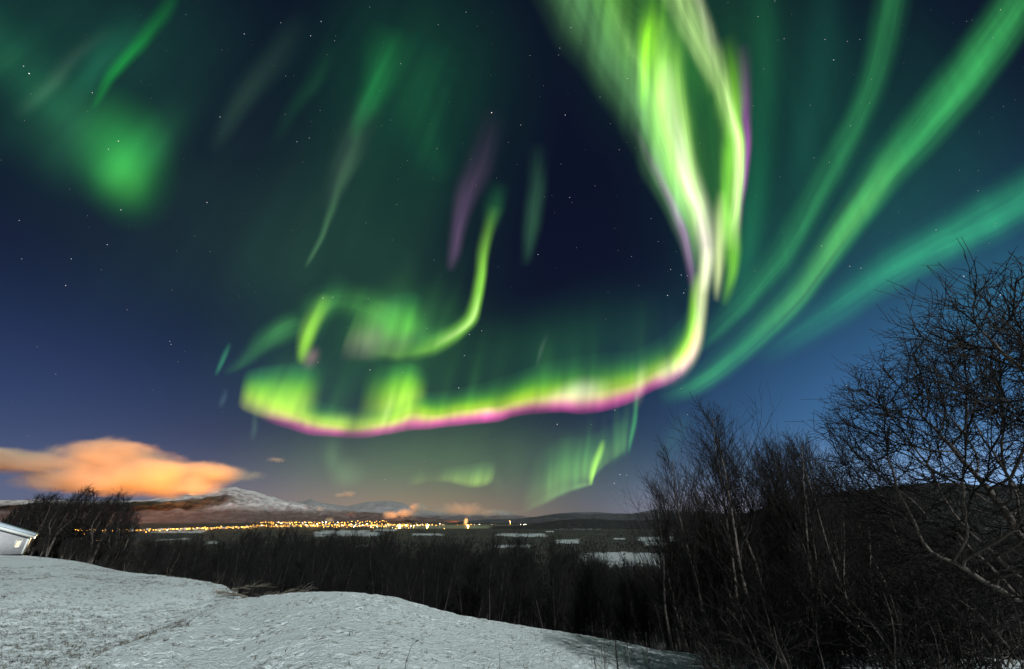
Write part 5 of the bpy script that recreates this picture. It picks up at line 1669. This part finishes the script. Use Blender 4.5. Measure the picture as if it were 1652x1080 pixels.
# ------------------------------------------------------------------ small growth on the snow
def build_growth():
    g = np.random.default_rng(33)
    # young spruce in the snow
    t, b = spruce(501, 0.9, 0.13, 0.8)
    x, y, z = at_px(996, 1072, 7.6)
    o = tree_thing('spruce_sapling', t, b, M_WOOD, simple_mat("sapling_needles", (0.025, 0.045, 0.028), 0.9, 0.3, 8.0), 'knee-high young spruce standing in the snow at the bottom, right of the middle', 'sapling', None, (x, y, z), tris=True)
    o.scale = (1, 1, (top_z(994, 1033, 7.6) - z) / 0.9)
    # bare saplings round it
    for i, (u, v, r, lab) in enumerate([(975, 1026, 8.2, 'thin bare sapling just left of the young spruce'), (1014, 1040, 9.0, 'short bare sapling just right of the young spruce'),
                                        (1047, 1020, 10.5, 'branchy bare sapling at the right end of the snow mound'), (962, 1052, 7.4, 'lowest thin bare sapling, farther left of the young spruce')]):
        x, y, z = at_px(u, 1070, r)
        tr, br = birch(600 + i, 1.4, (0, 0), 1.2, 0.35, 1, 0.003, 0.15, 2)
        o = tree_thing('bare_sapling', tr, br, M_BARK, M_TWIG, lab, 'sapling', 'saplings by the young spruce', (x, y, z), i)
        o.scale = ((top_z(u, v, r) - z) / 1.4,) * 3
    # a lone bent stalk on the snow
    x, y, z = at_px(652, 1085, 5.3)
    h = top_z(662, 1034, 5.3) - z
    root = empty('grass_stalk', (x, y, z)); tag(root, 'single thin bent dry stalk sticking out of the snow at the bottom middle', 'stalk')
    MB().tube([(0, 0, -.05), (-.01, 0, h * .4), (0.01, 0, h * .75), (.05, 0, h * .93), (.10, 0, h)], [.004, .0035, .003, .0025, .002], 5).build('stem', M_TWIG, root)
    MB().tube([(.085, 0, h * .985), (.11, 0, h * 1.005), (.125, 0, h * 1.0)], [.003, .007, .003], 5).build('seed_head', M_TWIG, root)
    x, y, z = at_px(806, 1088, 5.2)
    root = empty('grass_stalk', (x, y, z)); tag(root, 'shorter straight dry stalk at the bottom edge, left of the young spruce', 'stalk')
    h = top_z(806, 1052, 5.2) - z
    MB().tube([(0, 0, -.05), (0.005, 0, h * .5), (0, 0, h)], [.003, .0025, .002], 5).build('stem', M_TWIG, root)
    # fallen branches where the rough field meets the mound
    def fallen(name, u, v, r, L, rz, seed, lab, sc=1.0):
        x, y, z = at_px(u, v, r)
        gg = np.random.default_rng(seed)
        d = norm(np.array([1.0, 0, 0.10])); p = [np.zeros(3)]
        for j in range(9):
            d = norm(d + gg.normal(size=3) * np.array([.10, .10, .05])); p.append(p[-1] + d * L / 9)
        T = np.array([p]); T[..., 2] = np.abs(T[..., 2]) + 0.04
        TR = np.array([0.035 * (1 - .8 * np.linspace(0, 1, 10))])
        b1, r1 = grow(gg, T, TR, 12, 0.15, 1, 38, 12, 0.35, .3, .3, .6, 6, .12, .02, minr=.008)
        b2, r2 = grow(gg, b1, r1, 6, 0.15, 1, 38, 12, 0.42, .3, .4, .6, 4, .14, .02, minr=.006)
        for bb in (b1, b2): bb[..., 2] = np.maximum(bb[..., 2], 0.0) * 0.4
        T[..., 2] *= 0.4
        root = empty(name, (x, y, z), rz); tag(root, lab, 'branch', 'fallen branches by the mound')
        link('stem', mesh_np('stem', *tubes(T, TR, 6), None, M_DRY, True), root)
        v_, q_ = join([tubes(b1, r1, 4), tubes(b2, r2, 3)])
        link('twigs', mesh_np('twigs', v_, q_, None, M_DRY), root)
    fallen('fallen_branch', 405, 958, 20, 2.0, 0.0, 1, 'long pale fallen branch lying along the top edge of the smooth snow mound')
    fallen('fallen_branch', 380, 950, 25, 1.3, 2.3, 2, 'pale fallen branch jutting up where the rough field ends')
    fallen('fallen_branch', 425, 957, 20, 1.2, 0.6, 3, 'short dark fallen branch in the brush pile left of the mound top')
    fallen('fallen_branch', 400, 962, 20, 1.3, 2.9, 4, 'tangled fallen branch at the near side of the brush pile')
    for i, (u, r, L, rz) in enumerate([(372, 24, 1.3, .5), (395, 21, 1.5, 2.6), (415, 19.5, 1.2, 1.0), (440, 19, 1.5, .2), (462, 18.5, 1.2, 2.9), (490, 17.5, 1.3, .1), (425, 20, 1.0, 1.9)]):
        fallen('fallen_branch', u, 957, r, L, rz, 20 + i, 'thin twiggy branch of the brush pile where the rough bank meets the mound', 1.0)
    # low brush under the birches
    sp = []
    for i in range(3):
        gg = np.random.default_rng(700 + i)
        T = []
        for s in range(9):
            d = norm(np.array([gg.normal() * .45, gg.normal() * .45, 1])); p = [np.array([gg.normal() * .12, gg.normal() * .12, -.1])]
            for j in range(6):
                d = norm(d + gg.normal(size=3) * .14); p.append(p[-1] + d * gg.uniform(.14, .22))
            T.append(p)
        T = np.array(T); TR = np.broadcast_to(0.012 * (1 - .7 * np.linspace(0, 1, 7)), T.shape[:2])
        b1, r1 = grow(gg, T, TR, 8, .2, 1, 42, 14, .45, .3, .4, .6, 5, .16, .03, minr=.0045)
        b2, r2 = grow(gg, b1, r1, 4, .2, 1, 42, 14, .45, .3, .4, .6, 4, .16, .03, minr=.0035)
        sp.append(tree_thing('shrub', tubes(T, TR, 5), join([tubes(b1, r1, 4), tubes(b2, r2, 3)]), M_DBARK, M_DTWIG, 'low leafless shrub', 'shrub', brname='twigs'))
    for i in range(34):
        u = g.uniform(1060, 1660); v = g.uniform(1035, 1075)
        r = g.uniform(9.5, 15)
        x, y, z = at_px(u, v, r)
        place(sp[i % 3], USED, (x, y, z), g.uniform(0, 6.28), g.uniform(.8, 1.7), 'low leafless shrub in the undergrowth beneath the birches and the spreading tree', 'shrubs of the undergrowth')
    for i, (u, r) in enumerate([(385, 23), (412, 21.5), (440, 20.5), (350, 27), (470, 21), (120, 51), (150, 50), (175, 47), (208, 42), (240, 40), (95, 55), (280, 37)]):
        x, y, z = at_px(u, 940, r)
        place(sp[i % 3], USED, (x, y, z), g.uniform(0, 6.28), g.uniform(.4, .8), 'low brown shrub along the far edge of the rough snowy field', 'shrubs at the field edge')
    # dry grass tufts
    N = 34000
    a = g.uniform(-0.95, 0.55, N)
    r = 4.5 + 40 * g.random(N) ** 1.6
    rc = np.interp(a, _ca, _cr)
    x, y = r * np.sin(a), r * np.cos(a)
    left = rough_mask(x, y)
    dens = fbm(x * .5, y * .5, 3, 41)
    keep = (r < rc + 2.5) & (g.random(N) < left * np.clip((dens - .40) * 5, 0, 1) + .035 + 0.5 * (r > rc - .8) * left)
    x, y, r = x[keep], y[keep], r[keep]
    z = ground_z(x, y)
    B = 9
    n = len(x)
    az = g.random((n, B)) * 6.283; h = g.uniform(.018, .07, (n, B)); ou = g.uniform(.6, 2.8, (n, B))
    c = np.stack([x[:, None] + g.normal(size=(n, B)) * .04, y[:, None] + g.normal(size=(n, B)) * .04, np.broadcast_to(z[:, None] - .01, (n, B))], -1)
    w = .006 * np.stack([-np.sin(az), np.cos(az), 0 * az], -1)
    tip = c + np.stack([np.cos(az) * ou, np.sin(az) * ou, 1 + 0 * az], -1) * h[..., None]
    V = np.stack([c - w, c + w, tip], 2).reshape(-1, 3)
    tag(link('grass', mesh_np('grass', V, None, np.arange(n * B * 3).reshape(-1, 3), simple_mat("dry_grass", (0.085, 0.070, 0.045), 0.9, 0.5, 2.0))), kind='stuff')


build_growth()
